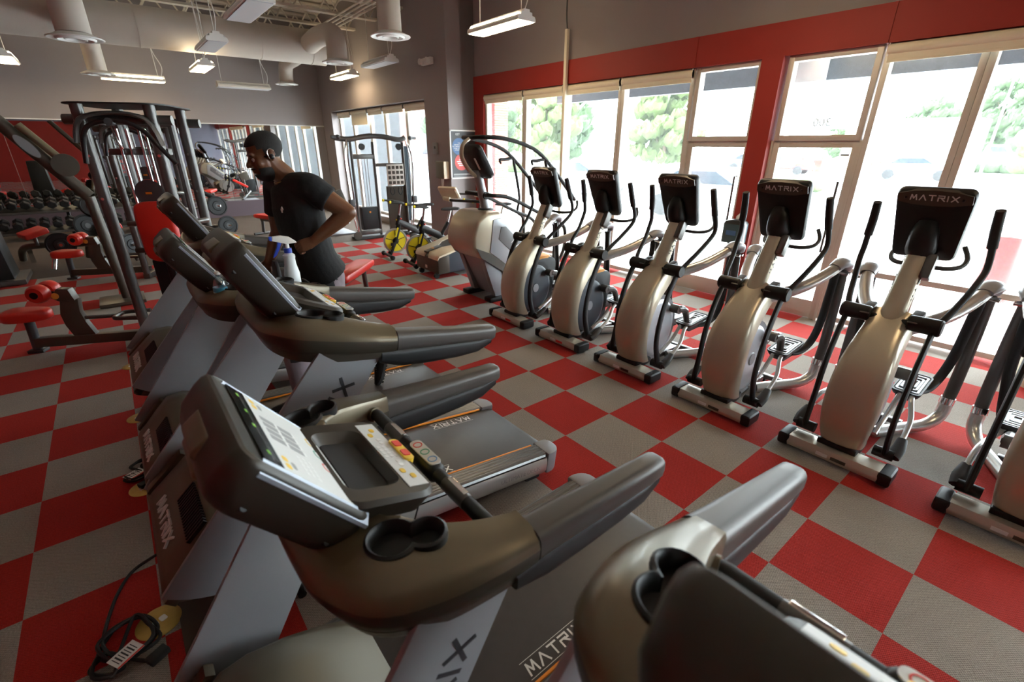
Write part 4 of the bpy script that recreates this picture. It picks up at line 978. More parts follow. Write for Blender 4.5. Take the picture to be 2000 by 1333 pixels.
# ------------------------------------------------------------------ cable crossover machine before the side window
def make_cable():
    t = thing('cable_machine', 'black dual pulley cable machine standing in front of the side window', 'exercise machine', (-8.65, 2.0, 0))
    def post(y, z=2.08, x=0, name='upright', m='gunmetal'):
        return MB().tube([(x,y,.03),(x,y,z)], .036, 14, flat=(1.1,.85)).build(name, m, t)
    post(.0); post(.50); post(1.22); 
    MB().tube([(-.06,-.32,2.16),(-.03,.0,2.13),(0,.35,2.19),(0,.75,2.19),(0,1.15,2.13),(0,1.30,2.18)], .042, 14, smooth=4, flat=(1.3,.8)).build('top_beam', 'gunmetal', t)
    for z in (1.78,): MB().box((0,.25,z), (.07,.50,.10), bev=.01).build('cross_member', 'gunmetal', t)
    MB().box((0,.86,1.60), (.06,.72,.07), bev=.01).build('cross_member', 'gunmetal', t)
    MB().box((0,.25,.14), (.09,.50,.10), bev=.01).build('base_member', 'gunmetal', t)
    MB().box((-.05,.60,.03), (.30,1.5,.05), bev=.01).build('floor_plate', 'dark_grey', t)
    sk = MB(); sk.box((0,.25,.46), (.14,.38,.50), bev=.01); sk.build('weight_stack', 'weight_iron', t)
    MB().cyl((.075,.25,.60), (.085,.25,.60), .022, 14).build('stack_pin', 'orange', t)
    for y in (.15,.21,.28,.34): MB().cyl((0,y,.70), (0,y,1.74), .008, 8).build('guide_rod', 'chrome', t)
    for y, z in ((.22,1.98),(1.10,1.98)): MB().lathe([(.07,-.015),(.05,-.012),(.05,.012),(.07,.015)], c=(.06,y,z), axis='X').build('pulley', 'black_plastic', t)
    for y in (-.02, 1.24):
        sgn = -1 if y < .5 else 1
        for k in range(2):
            a = MB(); a.tube([(.06,y+sgn*.02,.10),(.08,y+sgn*(.05+.06*k),.4),(.09,y+sgn*(.10+.07*k),1.60),(.07,y+sgn*(.08+.05*k),1.95),(.02,y+sgn*.06,2.12)], .017, 10, smooth=4); a.build('adjust_rail', 'chrome', t)
        MB().box((.10,y+sgn*.14,.82), (.10,.12,.16), bev=.02).build('pulley_carriage', 'dark_grey', t)
        MB().lathe([(.09,-.015),(.06,-.01),(.06,.01),(.09,.015)], c=(.12,y+sgn*.10,.10), axis='X').build('floor_pulley', 'bronze_dark', t)
        c = MB(); c.ball((-.04,y+sgn*.22,2.17), .10); c.cyl((-.04,y+sgn*.25,2.17), (-.04,y+sgn*.36,2.17), .035, 14); c.build('pulley_head', 'dark_grey', t)
    MB().box((.03,.98,1.38), (.02,.42,.46), bev=.004).build('instruction_board', 'paper', t)
    ib = MB()
    for r in range(4):
        for c in range(4): ib.box((.042,.83+c*.10,1.21+r*.11), (.004,.07,.07)); 
    ib.build('instruction_pictures', 'bronze_dark', t)
    MB().box((-.04,.98,.62), (.06,.44,1.02), bev=.01).build('back_panel', 'bronze_dark', t)
    MB().box((-.10,1.34,1.15), (.04,.20,1.7), bev=.01).build('stack_shroud', 'glass_dark', t)
    for y, z in ((.86,1.0),(1.06,1.0)):
        h = MB(); h.tube([(.05,y-.03,z+.10),(.06,y-.05,z),(.06,y,z-.06),(.06,y+.05,z),(.05,y+.03,z+.10)], .012, 8, smooth=4); h.build('handle_strap', 'black_rubber', t)
    return t
make_cable()
# ------------------------------------------------------------------ weight tower with lat bar, red pads and seat arm
def make_tower():
    t = empty('weight_tower')
    U = [(-.275,-.36),(.275,-.36),(-.275,.36),(.275,.36)]
    for x, y in U: MB().tube([(x,y,.02),(x,y,2.34)], .042, 16, flat=(1.15,1)).build('upright', 'gunmetal', t)
    for y in (-.36,.36):
        MB().cyl((-.42,y+.05,2.22), (.42,y+.05,2.22), .042, 14).build('top_tube', 'gunmetal', t)
    tp = MB(); tp.prism(rrect(.80,.94,.20), 2.34, 2.352, 'Z'); tp.build('top_plate', 'black_plastic', t)
    for x in (-.275,.275): MB().box((x,0,.05), (.09,.80,.08), bev=.01).build('floor_beam', 'gunmetal', t)
    bl = MB()
    for x, y in U:
        for z in (1.55,1.92): MB().lathe([(.013,-.05),(.013,.046),(.008,.049)], c=(x,y,z), axis='Y', n=12).build('bolt', 'chrome', t)
    # stack, rods
    MB().box((0,.03,.50), (.26,.40,.84), bev=.01).build('weight_stack', 'weight_iron', t)
    for x in (-.13,-.05,.05,.10): MB().cyl((x,-.12,.9), (x,-.12,2.15), .012, 8).build('guide_rod', 'chrome', t)
    for x in (-.22,.24): MB().tube([(x,.15,.05),(x,.15,2.2)], .035, 10).build('inner_post', 'gunmetal', t)
    MB().box((0,-.05,1.95), (.50,.10,.06), bev=.01).build('crown_beam', 'gunmetal', t)
    MB().lathe([(.12,-.02),(.09,-.014),(.09,.014),(.12,.02)], c=(.03,-.19,1.58), axis='Y', n=24).build('pulley_wheel', 'dark_grey', t)
    MB().box((.03,-.215,1.58), (.05,.01,.02)).build('pulley_label', 'orange', t)
    MB().cyl((.11,.03,.42), (.15,.03,.42), .025, 12).build('stack_pin', 'orange', t)
    # lat bar, on the face y < 0
    lb = MB(); lb.tube([(-.27,-.49,1.86),(-.235,-.49,2.06),(-.18,-.49,2.155),(-.06,-.49,2.20),(.10,-.49,2.20),(.23,-.49,2.13),(.31,-.49,2.02),(.43,-.49,1.85)], .020, 12, smooth=4); lo = lb.build('lat_bar', 'black_gloss', t)
    MB().cyl((0,-.52,2.195), (0,-.46,2.195), .032, 14).build('bar_swivel', 'dark_grey', lo)
    MB().tube([(0,-.49,2.18),(0,-.46,2.05),(0,-.40,1.98)], .010, 8).build('cable_hook', 'chrome', lo)
    ar = MB(); ar.tube([(-.33,-.41,2.03),(-.25,-.42,2.22),(0,-.42,2.27),(.25,-.42,2.22),(.33,-.41,2.0)], .03, 12, smooth=4, flat=(.6,1.4)); ar.build('pulley_arch', 'gunmetal', t)
    # red back pad held off the face
    P = MB(); L = []
    sh = smooth2([(0,.37),(.11,.35),(.155,.24),(.155,-.22),(.11,-.34),(0,-.37),(-.11,-.34),(-.155,-.22),(-.155,.24),(-.11,.35)], 4, True)
    P.loft([[(.16+x*k,y,1.255+z*.75*k2) for x,z in sh] for k,k2,y in ((.93,.97,-.50),(1,1,-.52),(1,1,-.555),(.94,.975,-.575),(.8,.92,-.582))]); P.build('back_pad', 'red_vinyl', t, smooth=60)
    for z in (1.08,1.33):
        MB().cyl((-.10,-.48,z), (.46,-.48,z), .024, 12).build('pad_bracket', 'gunmetal', t)
        MB().tube([(.44,-.48,z),(.47,-.44,z),(.47,-.20,z-.02)], .026, 12).build('bracket_arm', 'gunmetal', t)
    MB().tube([(.14,-.44,.10),(.14,-.45,1.0)], .03, 10, flat=(1.2,.7)).build('pad_post', 'black_plastic', t)
    # seat arm reaching out along -x
    MB().box((-.86,-.10,.11), (1.10,.085,.10), bev=.01).build('seat_beam', 'bronze_dark', t)
    MB().prism([(-1.03,.10),(-.83,.10),(-.90,.30),(-.92,.42),(-.90,.55),(-1.06,.55),(-1.10,.40),(-1.09,.28)], -.135, -.065, 'Y', bev=.01).build('thigh_post', 'bronze_dark', t)
    MB().prism([(-1.06,.54),(-.92,.54),(-.95,.66),(-1.05,.67),(-1.12,.58)], -.15, -.05, 'Y', bev=.012).build('pivot_bracket', 'bronze_dark', t)
    MB().cyl((-1.07,-.16,.60), (-1.07,-.035,.60), .032, 16).build('pivot_cap', 'orange_tan', t)
    MB().tube([(-1.05,-.10,.61),(-1.14,-.10,.62)], .022, 10).build('roller_arm', 'black_plastic', t)
    for s in (-1, 1):
        r = MB(); r.lathe([(.03,-.068),(.072,-.066),(.088,-.04),(.092,.0),(.088,.04),(.072,.066),(.03,.068)], c=(-1.18,-.10+s*.085,.64), axis='Y', n=22); ro = r.build('roller_pad', 'red_vinyl', t, smooth=50)
        MB().cyl((-1.18,-.10+s*.145,.64), (-1.18,-.10+s*.160,.64), .034, 14).build('roller_cap', 'black_plastic', ro)
    MB().tube([(-.94,-.10,.34),(-.62,-.10,.34)], .020, 10).build('foot_tube', 'gunmetal', t)
    lp = MB(); lp.tube([(-.62,-.10,.34),(-.60,.0,.34),(-.46,.02,.34),(-.36,.02,.34)], .022, 10, smooth=4); lp.tube([(-.62,-.10,.34),(-.60,-.20,.34),(-.46,-.22,.34),(-.36,-.24,.34)], .022, 10, smooth=4); lp.build('foot_loop', 'gunmetal', t)
    MB().tube([(-1.42,-.10,.02),(-1.40,-.10,.37)], .042, 14).build('seat_post', 'dark_grey', t)
    MB().box((-1.42,-.10,.02), (.14,.11,.03), bev=.005).build('seat_foot', 'dark_grey', t)
    sp = smooth2([(-.24,.0),(-.20,.13),(-.05,.15),(.15,.10),(.22,.05),(.22,-.05),(.15,-.10),(-.05,-.15),(-.20,-.13)], 4, True)
    st = MB(); st.loft([[(-1.385+x*.86*k,-.10+y*.9*k,z) for x,y in sp] for k,z in ((.92,.36),(1,.38),(1,.435),(.93,.46),(.7,.468))]); st.build('seat_pad', 'red_vinyl', t, smooth=60)
    return t
TW = make_tower()
tag(TW, 'tall weight tower with a lat bar, a red back pad and the nearest red seat', 'exercise machine', 'weight towers with red pads')

TW.location = (-4.05,-1.88,0); TW.rotation_euler = (0,0,math.atan2(.91,.42))
dup(TW, (-7.62,-1.70,0), None, 'second weight tower hidden behind the first, with the farther round red seat')
dup(TW, (-5.2,-5.9,0), (0,0,-.5), 'weight tower seen only in the mirror, nearer the mirror side')
dup(TW, (-9.0,-6.4,0), (0,0,.6), 'weight tower seen only at the left end of the mirror')
# ------------------------------------------------------------------ dumbbell rack
RK = Vector((-13.2,-3.15,0))
t = thing('dumbbell_rack', 'black two tier dumbbell rack before the mirror wall', 'rack', RK)
for y in (-1.35,0,1.35): MB().prism([(-.30,0),(.28,0),(.20,.06),(-.18,.72),(-.26,.72)], y-.03, y+.03, 'Y', bev=.008).build('rack_leg', 'black_plastic', t)
for z, x in ((.62,-.10),(.20,.06)):
    MB().box((x,0,z), (.36,2.9,.03), rot=(0,.28,0)).build('shelf', 'black_plastic', t)
    MB().box((x+.19,0,z-.035), (.02,2.9,.045), bev=.004).build('shelf_lip', 'gunmetal', t)
def make_dumbbell(k=1.0):
    o = empty('dumbbell')
    for s in (-1, 1):
        m = MB(); hx = [(.075*k*math.cos(PI/3*i+PI/6), .075*k*math.sin(PI/3*i+PI/6)) for i in range(6)]
        m.loft([[(s*(.055+d), y*f, z*f+.075*k) for y, z in hx] for d, f in ((0,.8),(.015,1),(.085,1),(.10,.8))]); m.build('hex_head', 'weight_iron', o, smooth=20)
    MB().cyl((-.06,0,.075*k), (.06,0,.075*k), .016, 10).build('grip', 'chrome', o)
    return o
DB = make_dumbbell(1.25); first = True
ORD = ('leftmost','second from the left','third from the left','fourth from the left','fifth from the left','sixth from the left','seventh from the left','eighth from the left','ninth from the left','tenth from the left','eleventh from the left','twelfth from the left','rightmost')
for z, x, nm in ((.655,-.10,'upper'),(.235,.06,'lower')):
    for i in range(13):
        loc = RK+Vector((x-.012, -1.32+i*.22, z+.030)); lb = 'black hex dumbbell on the %s tier of the rack, %s' % (nm, ORD[i])
        if first: o = DB; first = False
        else: o = dup(DB)
        o.location = loc; o.rotation_euler = (0,.28,0); tag(o, lb, 'dumbbell', 'hex dumbbells on the rack')
# ------------------------------------------------------------------ plate loaded bench before the rack
def make_plate(name='weight_plate', r=.20):
    o = empty(name)
    m = MB(); m.lathe([(.025,-.02),(r*.45,-.02),(r*.5,-.010),(r*.84,-.010),(r*.88,-.022),(r,-.018),(r,.018),(r*.88,.022),(r*.84,.010),(r*.5,.010),(r*.45,.02),(.025,.02)], n=36); m.build('disc', 'weight_iron', o)
    q = MB(); q.lathe([(.026,-.024),(.045,-.024),(.045,.024),(.026,.024)], n=20); q.build('hub_ring', 'dark_grey', o)
    return o
t = thing('leg_machine', 'dark tube leg machine with two red pads on the brown floor', 'exercise machine', (-9.35,-2.95,0))
MB().tube([(-.95,-.85,.03),(-.85,-.80,.22),(-.5,-.6,.33),(.0,-.1,.38),(.35,.55,.40),(.40,.8,.36)], .055, 14, smooth=5).build('main_beam', 'bronze_dark', t)
MB().tube([(.25,-.25,.38),(.40,-.35,.04)], .04, 12).build('support_leg', 'chrome', t)
MB().tube([(-.45,.1,.04),(-.35,.2,.5),(-.15,.35,.98)], .055, 12, smooth=4).build('mast', 'bronze_dark', t)
for (x,y,z,rz) in ((-.30,-.52,.58,.5),(-.05,.52,.60,.2)):
    MB().box((x,y,z), (.26,.36,.10), rot=(.25,.12,rz), bev=.03, seg=3).build('pad', 'red_vinyl', t)
    MB().tube([(x,y,z-.05),(x+.02,y,.36)], .03, 10).build('pad_post', 'gunmetal', t)
MB().tube([(.38,.72,.36),(.42,.80,.04)], .04, 12).build('rear_leg', 'bronze_dark', t)
MB().box((-.75,-.7,.12), (.05,.07,.24)).build('front_leg', 'chrome', t)
MB().tube([(.05,-.2,.40),(.52,-.15,.46),(.60,-.15,.46)], .024, 10).build('weight_horn', 'chrome', t)
MB().tube([(-.2,.3,.88),(.05,.36,.93),(.12,.38,.97)], .024, 10).build('weight_horn', 'chrome', t)
MB().tube([(-.2,.25,.70),(.22,.27,.72),(.30,.27,.72)], .024, 10).build('weight_horn', 'chrome', t)
MB().tube([(.1,.3,.40),(.33,.52,.55),(.40,.56,.58)], .024, 10).build('weight_horn', 'chrome', t)
MB().tube([(.33,.6,.38),(.61,.78,.36),(.68,.8,.36)], .024, 10).build('weight_horn', 'chrome', t)
pl = make_plate(); tag(pl, 'black weight plate facing the camera on the leg machine', 'weight plate', 'black weight plates on the leg machine')
pl.location = (-8.80,-3.10,.46); pl.rotation_euler = (0,PI/2,.05)
for k, (x,y,z,rx,lb) in enumerate(((-9.22,-2.55,.99,.6,'black weight plate on top of the slanted mast'),(-9.04,-2.70,.70,.3,'black weight plate leaning below the mast top'),(-9.0,-2.42,.55,.25,'black weight plate beside the right red pad'),(-8.72,-2.16,.36,.2,'black weight plate low behind the second round seat'))):
    q = dup(pl, (x,y,z), (.2,PI/2-rx,.7), lb)
# lever arm machine reaching in from the left
t = thing('lever_machine', 'long slanted bronze lever arm with an oval badge at the left edge', 'exercise machine', (-6.15,-2.46,0))
d = Vector((-.10,-.95,1.40))
MB().tube([Vector((0,.0,1.40)), Vector((0,0,1.40))+d], .075, 16, flat=(1,1)).build('lever_arm', 'bronze_dark', t)
MB().tube([Vector((.05,-.16,1.86)), Vector((.03,-.42,2.22))], .045, 14).build('weight_horn', 'olive_metal', t)
MB().lathe([(.13,-.012),(.13,.012),(.02,.014)], c=(.09,-.12,1.78), axis='X', n=28).build('pivot_disc', 'bronze_dark', t)
bd = MB(); M = frame_m(Vector((.078,-.40,1.99)), d, (.0,.83,.56)); bd.prism([(.15*math.cos(2*PI*k/28), .055*math.sin(2*PI*k/28)) for k in range(28)], -.004, .004, 'Z', M=M); bd.build('oval_badge', 'bronze_dark', t)
bd = MB(); bd.prism([(.145*math.cos(2*PI*k/28), .05*math.sin(2*PI*k/28)) for k in range(28)], -.0055, .0055, 'Z', M=M); bd.build('badge_face', 'grey_plastic', t)
MB().tube([(0,0,1.4),(0,.06,.05)], .06, 14).build('base_post', 'bronze_dark', t)
MB().box((0,.0,.03), (.5,.5,.05), bev=.01).build('base_plate', 'bronze_dark', t)
# black cabinet at the left edge
t = thing('selector_machine', 'black weight stack cabinet with a ring logo at the left edge', 'exercise machine', (-8.55,-3.95,0))
MB().prism([(-.30,0),(.25,0),(.16,1.5),(-.22,1.5)], -.32, .32, 'X', bev=.02).build('cabinet', 'black_plastic', t)
MB().box((.0,-.0,.05), (.85,.75,.08), bev=.02).build('base', 'gunmetal', t)
lg = MB(); lg.lathe([(.055,0),(.055,.006),(.068,.006),(.068,0)], c=(.322,.08,.72), axis='X', n=24); lg.build('ring_logo', 'label_white', t)
MB().tube([(.95,.05,.02),(.93,.05,.44)], .04, 12).build('seat_post', 'gunmetal', t)
MB().box((.90,-.02,.50), (.30,.30,.10), bev=.03, seg=3).build('seat_pad', 'red_vinyl', t)
MB().box((.62,.03,.06), (.7,.09,.09), bev=.01).build('seat_beam', 'gunmetal', t)
# benches and the floor machine near the cable machine
def make_bench(label, loc, rz, L=1.15):
    t = thing('flat_bench', label, 'bench', loc, (0,0,rz))
    sh = smooth2([(-L/2,.0),(-L/2+.03,.10),(-L/2+.12,.135),(L/2-.12,.135),(L/2-.03,.10),(L/2,0),(L/2-.03,-.10),(L/2-.12,-.135),(-L/2+.12,-.135),(-L/2+.03,-.10)], 3, True)
    m = MB(); m.loft([[(x*k,y*k,z) for x,y in sh] for k,z in ((.95,.40),(1,.42),(1,.465),(.95,.485))]); m.build('pad', 'red_vinyl', t, smooth=60)
    MB().box((0,0,.36), (L*.8,.07,.07), bev=.01).build('spine', 'gunmetal', t)
    for s in (-1, 1):
        MB().tube([(s*L*.36,0,.36),(s*L*.40,0,.04)], .035, 12).build('leg', 'gunmetal', t)
        MB().cyl((s*L*.40,-.24,.035), (s*L*.40,.24,.035), .03, 12).build('foot_bar', 'gunmetal', t)
    return t
make_bench('red padded flat bench behind the running man', (-4.15,.05,0), -.75, 1.1)
make_bench('red flat bench lying before the dark side of the mirror wall', (-10.3,.55,0), .35, 1.1)
t = thing('abdominal_bench', 'grey curved tube machine with a red pad beside the cable machine', 'exercise machine', (-9.9,1.55,0))
MB().tube([(-.6,.0,.06),(-.2,.05,.06),(.15,.2,.10),(.45,.5,.30)], .045, 12, smooth=4).build('base_tube', 'gunmetal', t)
MB().box((-.1,.1,.02), (1.2,1.1,.035), bev=.01).build('floor_mat', 'mid_grey_cap', t)
MB().tube([(.30,.35,.2),(.25,.3,.75)], .035, 12).build('mast', 'gunmetal', t)
MB().box((.2,.15,.62), (.20,.55,.09), rot=(-.55,0,.1), bev=.03, seg=3).build('pad', 'red_vinyl', t)
MB().box((.28,.35,.86), (.10,.34,.30), rot=(.3,0,0), bev=.03).build('shield', 'bronze_dark', t)
# incline bench with plates right of the tower
t = thing('incline_bench', 'black incline bench with chrome rods right of the weight tower', 'bench', (-10.2,-.95,0))
MB().box((0,.18,1.10), (.30,.75,.09), rot=(-.6,0,0), bev=.03).build('back_rest', 'black_plastic', t)
for x in (-.08,.06): MB().cyl((x,.10,.10), (x,-.12,1.0), .026, 12).build('rod', 'chrome', t)
MB().tube([(-.2,-.15,.05),(-.1,-.12,.6),(-.05,-.10,1.35)], .045, 12, smooth=3).build('mast', 'bronze_dark', t)
MB().box((0,.1,.04), (.55,.9,.07), bev=.01).build('base', 'bronze_dark', t)
MB().tube([(-.06,-.10,1.30),(.25,.2,1.36)], .02, 10).build('handle', 'chrome', t)
MB().tube([(-.08,-.10,.75),(.2,.40,.80),(.24,.46,.80)], .022, 10).build('weight_horn', 'chrome', t); MB().tube([(-.1,-.12,.38),(.35,.5,.40),(.39,.56,.40)], .022, 10).build('weight_horn', 'chrome', t)
dup(pl, (-10.0,-.55,.80), (.1,PI/2-.1,.4), 'black weight plate hanging high on the incline bench rods'); dup(pl, (-9.85,-.45,.40), (.1,PI/2-.1,.4), 'black weight plate hanging low on the incline bench rods')
# ------------------------------------------------------------------ things on the walls
t = thing('framed_poster', 'framed poster with a blue and a red circle on the grey pilaster', 'poster', (-7.098, 3.88, 1.83))
MB().box((.006,0,0), (.012,.66,.94)).build('sheet', 'poster_dark', t)
f = MB()
for y in (-.335,.335): f.box((.012,y,0), (.024,.03,.98), bev=.004)
for z in (-.475,.475): f.box((.012,0,z), (.024,.70,.03), bev=.004)
f.build('frame', 'white_paint', t)
for y, z, r, m in ((-.12,.16,.17,'poster_blue'),(-.07,-.15,.17,'poster_red')):
    c = MB(); c.lathe([(r,0),(r,.002),(.001,.002)], c=(.0125,y,z), axis='X', n=32); c.build('circle', m, t)
tx = []
M = lambda y, z: Matrix(((0,0,1,.0155),(1,0,0,y),(0,1,0,z),(0,0,0,1)))
text_obj('heading', 'GET', M(-.15,.40), .06, 'label_white', t); text_obj('lettering', 'THE\nDIFFERENT WAY\nTO STRENGTH TRAIN\nYOUR CORE AND\nLOWER BODY', M(-.12,.16), .034, 'label_white', t)
lb = MB()
for k, w in enumerate((.10,.13,.24,.20,.13)): lb.box((.0155,-.07,-.065-k*.038), (.002,w,.017))
lb.build('small_lines', 'label_white', t)
b = MB(); b.box((.0135,0,-.40), (.003,.56,.035)); b.box((.0135,0,-.445), (.003,.56,.012)); b.build('footer_lines', 'key_grey', t)
t = thing('wall_phone', 'small beige control box high on the grey wall beside the side window', 'wall box', (-7.66, 3.535, 1.95)); MB().box((0,-.02,0), (.17,.05,.24), bev=.015).build('case', 'mid_grey_cap', t); MB().box((.02,-.047,.02), (.06,.006,.05), bev=.002).build('display', 'dark_grey', t)
t = thing('towel_dispenser', 'olive towel dispenser on the wall corner left of the poster', 'dispenser', (-7.34, 3.535, 1.52)); MB().box((0,-.07,0), (.34,.14,.36), bev=.03).build('case', 'olive_box', t); MB().box((.175,-.07,0), (.02,.13,.35), bev=.01).build('side_cover', 'cream_shell', t); MB().prism([(-.05,-.18),(.06,-.18),(.03,-.36),(.0,-.46),(-.04,-.36)], -.075, -.068, 'Y').build('paper_towel', 'label_white', t)
for i, (loc, lb) in enumerate((((-7.75, 3.53, 3.62), 'white emergency light on the grey wall near the ceiling'), ((-13.9, -4.15, 3.62), 'white emergency light on the mirror wall at the left edge'))):
    t = thing('emergency_light', lb, 'light', loc, (0,0,0 if i == 0 else PI/2))
    MB().box((0,-.05,0), (.40,.09,.13), bev=.02).build('case', 'white_paint', t)
    for s in (-1, 1): MB().lathe([(.05,0),(.06,.05),(.045,.06),(.001,.058)], c=(s*.14,-.10,.0), axis='Y', M=Matrix.Rotation(PI,4,'Z')).build('lamp_head', 'key_white', t)
t = thing('wipe_dispenser', 'dark see-through wipe dispenser on the red column between the glass doors', 'dispenser', (-.93, 4.08, .98))
MB().prism(rrect(.26,.20,.04), -.13, .11, 'Z', M=Matrix.Translation((0,-.10,0))).build('case', 'smoke_plastic', t)
MB().loft([[(x,y-.10,z) for x,y in rrect(w,d,.03)] for w,d,z in ((.26,.20,.11),(.22,.16,.145),(.09,.08,.165))]).build('lid', 'black_gloss', t)
MB().loft([[(x+.02*k,y-.10,z) for x,y in rrect(w,.015,.006,2)] for w,z,k in ((.03,.165,0),(.07,.20,1),(.05,.23,2),(.01,.25,2))]).build('wipe', 'label_white', t)
MB().box((0,-.203,.0), (.13,.004,.06)).build('label', 'poster_blue', t)
# conduit pole before the window
t = thing('conduit_pole', 'cream square conduit pole running up before the left window', 'pole', (-4.33, 4.13, 0))
MB().box((0,0,1.88), (.055,.055,3.76), bev=.004).build('pole', 'cream', t); MB().tube([(0,0,3.75),(.02,-.05,4.0),(.3,-.3,4.35),(.9,-.8,4.25),(1.4,-1.1,4.4),(1.7,-1.3,4.7)], .012, 8, smooth=6).build('cord', 'dark_grey', t)
# ------------------------------------------------------------------ things on the floor
DISC = [((-.10,-2.515),.09,'round brass floor outlet under the coiled cord with a barcode tag'),((-1.26,-2.50),.085,'round brass floor outlet beside the tangled second cord'),((-2.31,-2.475),.085,'bare round brass floor outlet beside the fourth treadmill'),((-3.52,-2.47),.085,'round brass floor outlet half hidden at the farthest treadmill')]
for (x,y), r, lb in DISC:
    t = thing('floor_outlet', lb, 'outlet', (x,y,0), (0,0,.4), 'brass floor outlets')
    MB().lathe([(.001,.005),(r*.93,.005),(r,.0015),(r,.0)], n=40).build('cover', 'gold_brass', t)
    s_ = MB()
    for k in (-1, 1): s_.prism(rrect(.034,.028,.008), .005, .0075, 'Z', M=Matrix.Translation((0,k*.018,0)))
    s_.build('socket', 'letter_silver', t)
def cord(pts, label, r=.0075, tagbox=None, plug=None):
    t = thing('power_cord', label, 'cord', pts[0], group='treadmill power cords'); o = Vector(pts[0])
    MB().tube([Vector(p)-o for p in pts], r, 8, smooth=6).build('cable', 'black_rubber', t)
    if plug: MB().box(Vector(plug)-o, (.05,.08,.03), rot=(0,0,.5), bev=.01).build('plug', 'black_rubber', t)
    if tagbox:
        m = MB(); c = Vector(tagbox)-o; R = Matrix.Rotation(.55,3,'Z')
        m.box(c, (.075,.105,.0015), rot=R); tg = m.build('tag', 'label_white', t)
        m = MB(); m.box(c+R @ Vector((.034,0,.001)), (.008,.105,.001), rot=R); m.build('tag_edge', 'red_key', tg)
        m = MB()
        for k in range(7): m.box(c+R @ Vector((-.004,-.038+k*.012,.001)), (.045,.003+.003*(k%2),.001), rot=R)
        m.build('barcode', 'letter_dark', tg)
    return t
def loops(cx, cy, a, b, rot, n, z0=.012, jit=.02, ph=0):
    out = []; rnd = random.Random(n*7+int(cx*100))
    for i in range(n*7):
        th = 2*PI*i/7+ph; k = 1+rnd.uniform(-jit,jit)*4; x = a*k*math.cos(th); y = b*k*math.sin(th)
        out.append((cx+x*math.cos(rot)-y*math.sin(rot)+rnd.uniform(-jit,jit), cy+x*math.sin(rot)+y*math.cos(rot)+rnd.uniform(-jit,jit), z0+.009*(i/7)))
    return out
cord([(-.45,-2.44,.10),(-.52,-2.52,.03),(-.50,-2.60,.01),(-.38,-2.66,.01),(-.22,-2.70,.01),(-.12,-2.71,.012)]+loops(-.06,-2.62,.11,.09,.5,3,ph=PI)+loops(.02,-2.69,.065,.045,.3,2,ph=2)+[(.07,-2.60,.02),(.10,-2.56,.012)],
     'coiled black power cord with a white barcode tag, nearest the camera', tagbox=(.035,-2.63,.045), plug=(.10,-2.53,.02))
cord([(-1.45,-2.43,.08),(-1.50,-2.50,.03)]+loops(-1.52,-2.50,.07,.05,.2,2)+loops(-1.40,-2.52,.08,.045,1.2,2)+[(-1.27,-2.50,.02)], 'tangled black power cord on the brass outlet beside the third treadmill', tagbox=(-1.42,-2.54,.03), plug=(-1.27,-2.49,.025))
# waste bin at the right edge
t = thing('waste_bin', 'cream round waste bin by the window at the right edge', 'bin', (2.14,3.92,0))
MB().lathe([(.001,.0),(.155,.0),(.165,.02),(.19,.55),(.20,.56),(.20,.58),(.185,.58),(.17,.05),(.001,.04)], n=32).build('shell', 'cream', t)
# bottle of water in the fourth treadmill's cup
WB = Vector((TREAD_X['T4']+.315, -1.885, 1.18))
t = thing('water_bottle', 'clear water bottle with a blue label in the treadmill cup holder', 'bottle', WB, (-.045,0,0))
MB().lathe([(.001,-.04),(.032,-.04),(.034,-.03),(.032,.0),(.034,.02),(.031,.04),(.034,.06),(.034,.13),(.026,.165),(.013,.18),(.013,.195),(.001,.196)], n=20).build('body', 'clear_plastic', t)
MB().lathe([(.0345,.055),(.035,.057),(.035,.12),(.0345,.122)], n=20).build('label', 'water_label', t)
MB().lathe([(.0352,.075),(.0354,.077),(.0354,.095),(.0352,.097)], n=20).build('label_stripe', 'label_white', t)
MB().lathe([(.001,.192),(.015,.192),(.015,.206),(.001,.207)], n=16).build('cap', 'label_white', t)
# spray bottle in a black caddy behind the third treadmill
SB = Vector((-.66,-1.55,1.21))
t = thing('bottle_caddy', 'black bottle caddy hooked on the far side of the third treadmill', 'holder', SB)
MB().loft([[(x,y,z) for x,y in rrect(w,d,.04)] for w,d,z in ((.13,.12,-.05),(.15,.14,.0),(.16,.15,.10),(.145,.135,.10),(.13,.12,.0))]).build('cup', 'black_rubber', t)
MB().loft([[(x*.8,-.075+y,z) for x,y in rrect(w,.02,.008,2)] for w,z in ((.15,.05),(.16,.14),(.12,.21),(.05,.235))]).build('flap', 'black_rubber', t)
t = thing('spray_bottle', 'white spray bottle with a blue trigger beside the runner', 'bottle', SB+Vector((0,0,.045)))
t.scale = (.84,.84,.84)
MB().lathe([(.001,-.02),(.045,-.02),(.048,.0),(.048,.13),(.044,.15),(.036,.19),(.034,.225),(.037,.235),(.037,.25),(.022,.262),(.018,.27),(.001,.27)], n=28).build('body', 'bottle_white', t)
MB().lathe([(.001,.265),(.024,.265),(.024,.295),(.001,.297)], n=24).build('collar', 'spray_blue', t)
MB().lathe([(.013,.295),(.012,.33),(.001,.33)], n=16).build('neck', 'plastic_ivory', t)
MB().prism([(-.085,.350),(-.080,.375),(-.03,.378),(.02,.365),(.055,.335),(.06,.325),(.0,.322),(-.04,.335)], -.014, .014, 'X', bev=.004).build('head', 'plastic_ivory', t)
MB().prism([(-.10,.355),(-.085,.348),(-.082,.378),(-.10,.378)], -.012, .012, 'X', bev=.003).build('nozzle', 'spray_blue', t)
MB().prism([(-.055,.340),(-.03,.335),(-.045,.30),(-.075,.255),(-.095,.245),(-.085,.27),(-.062,.31)], -.010, .010, 'X', bev=.003).build('trigger', 'spray_blue', t)
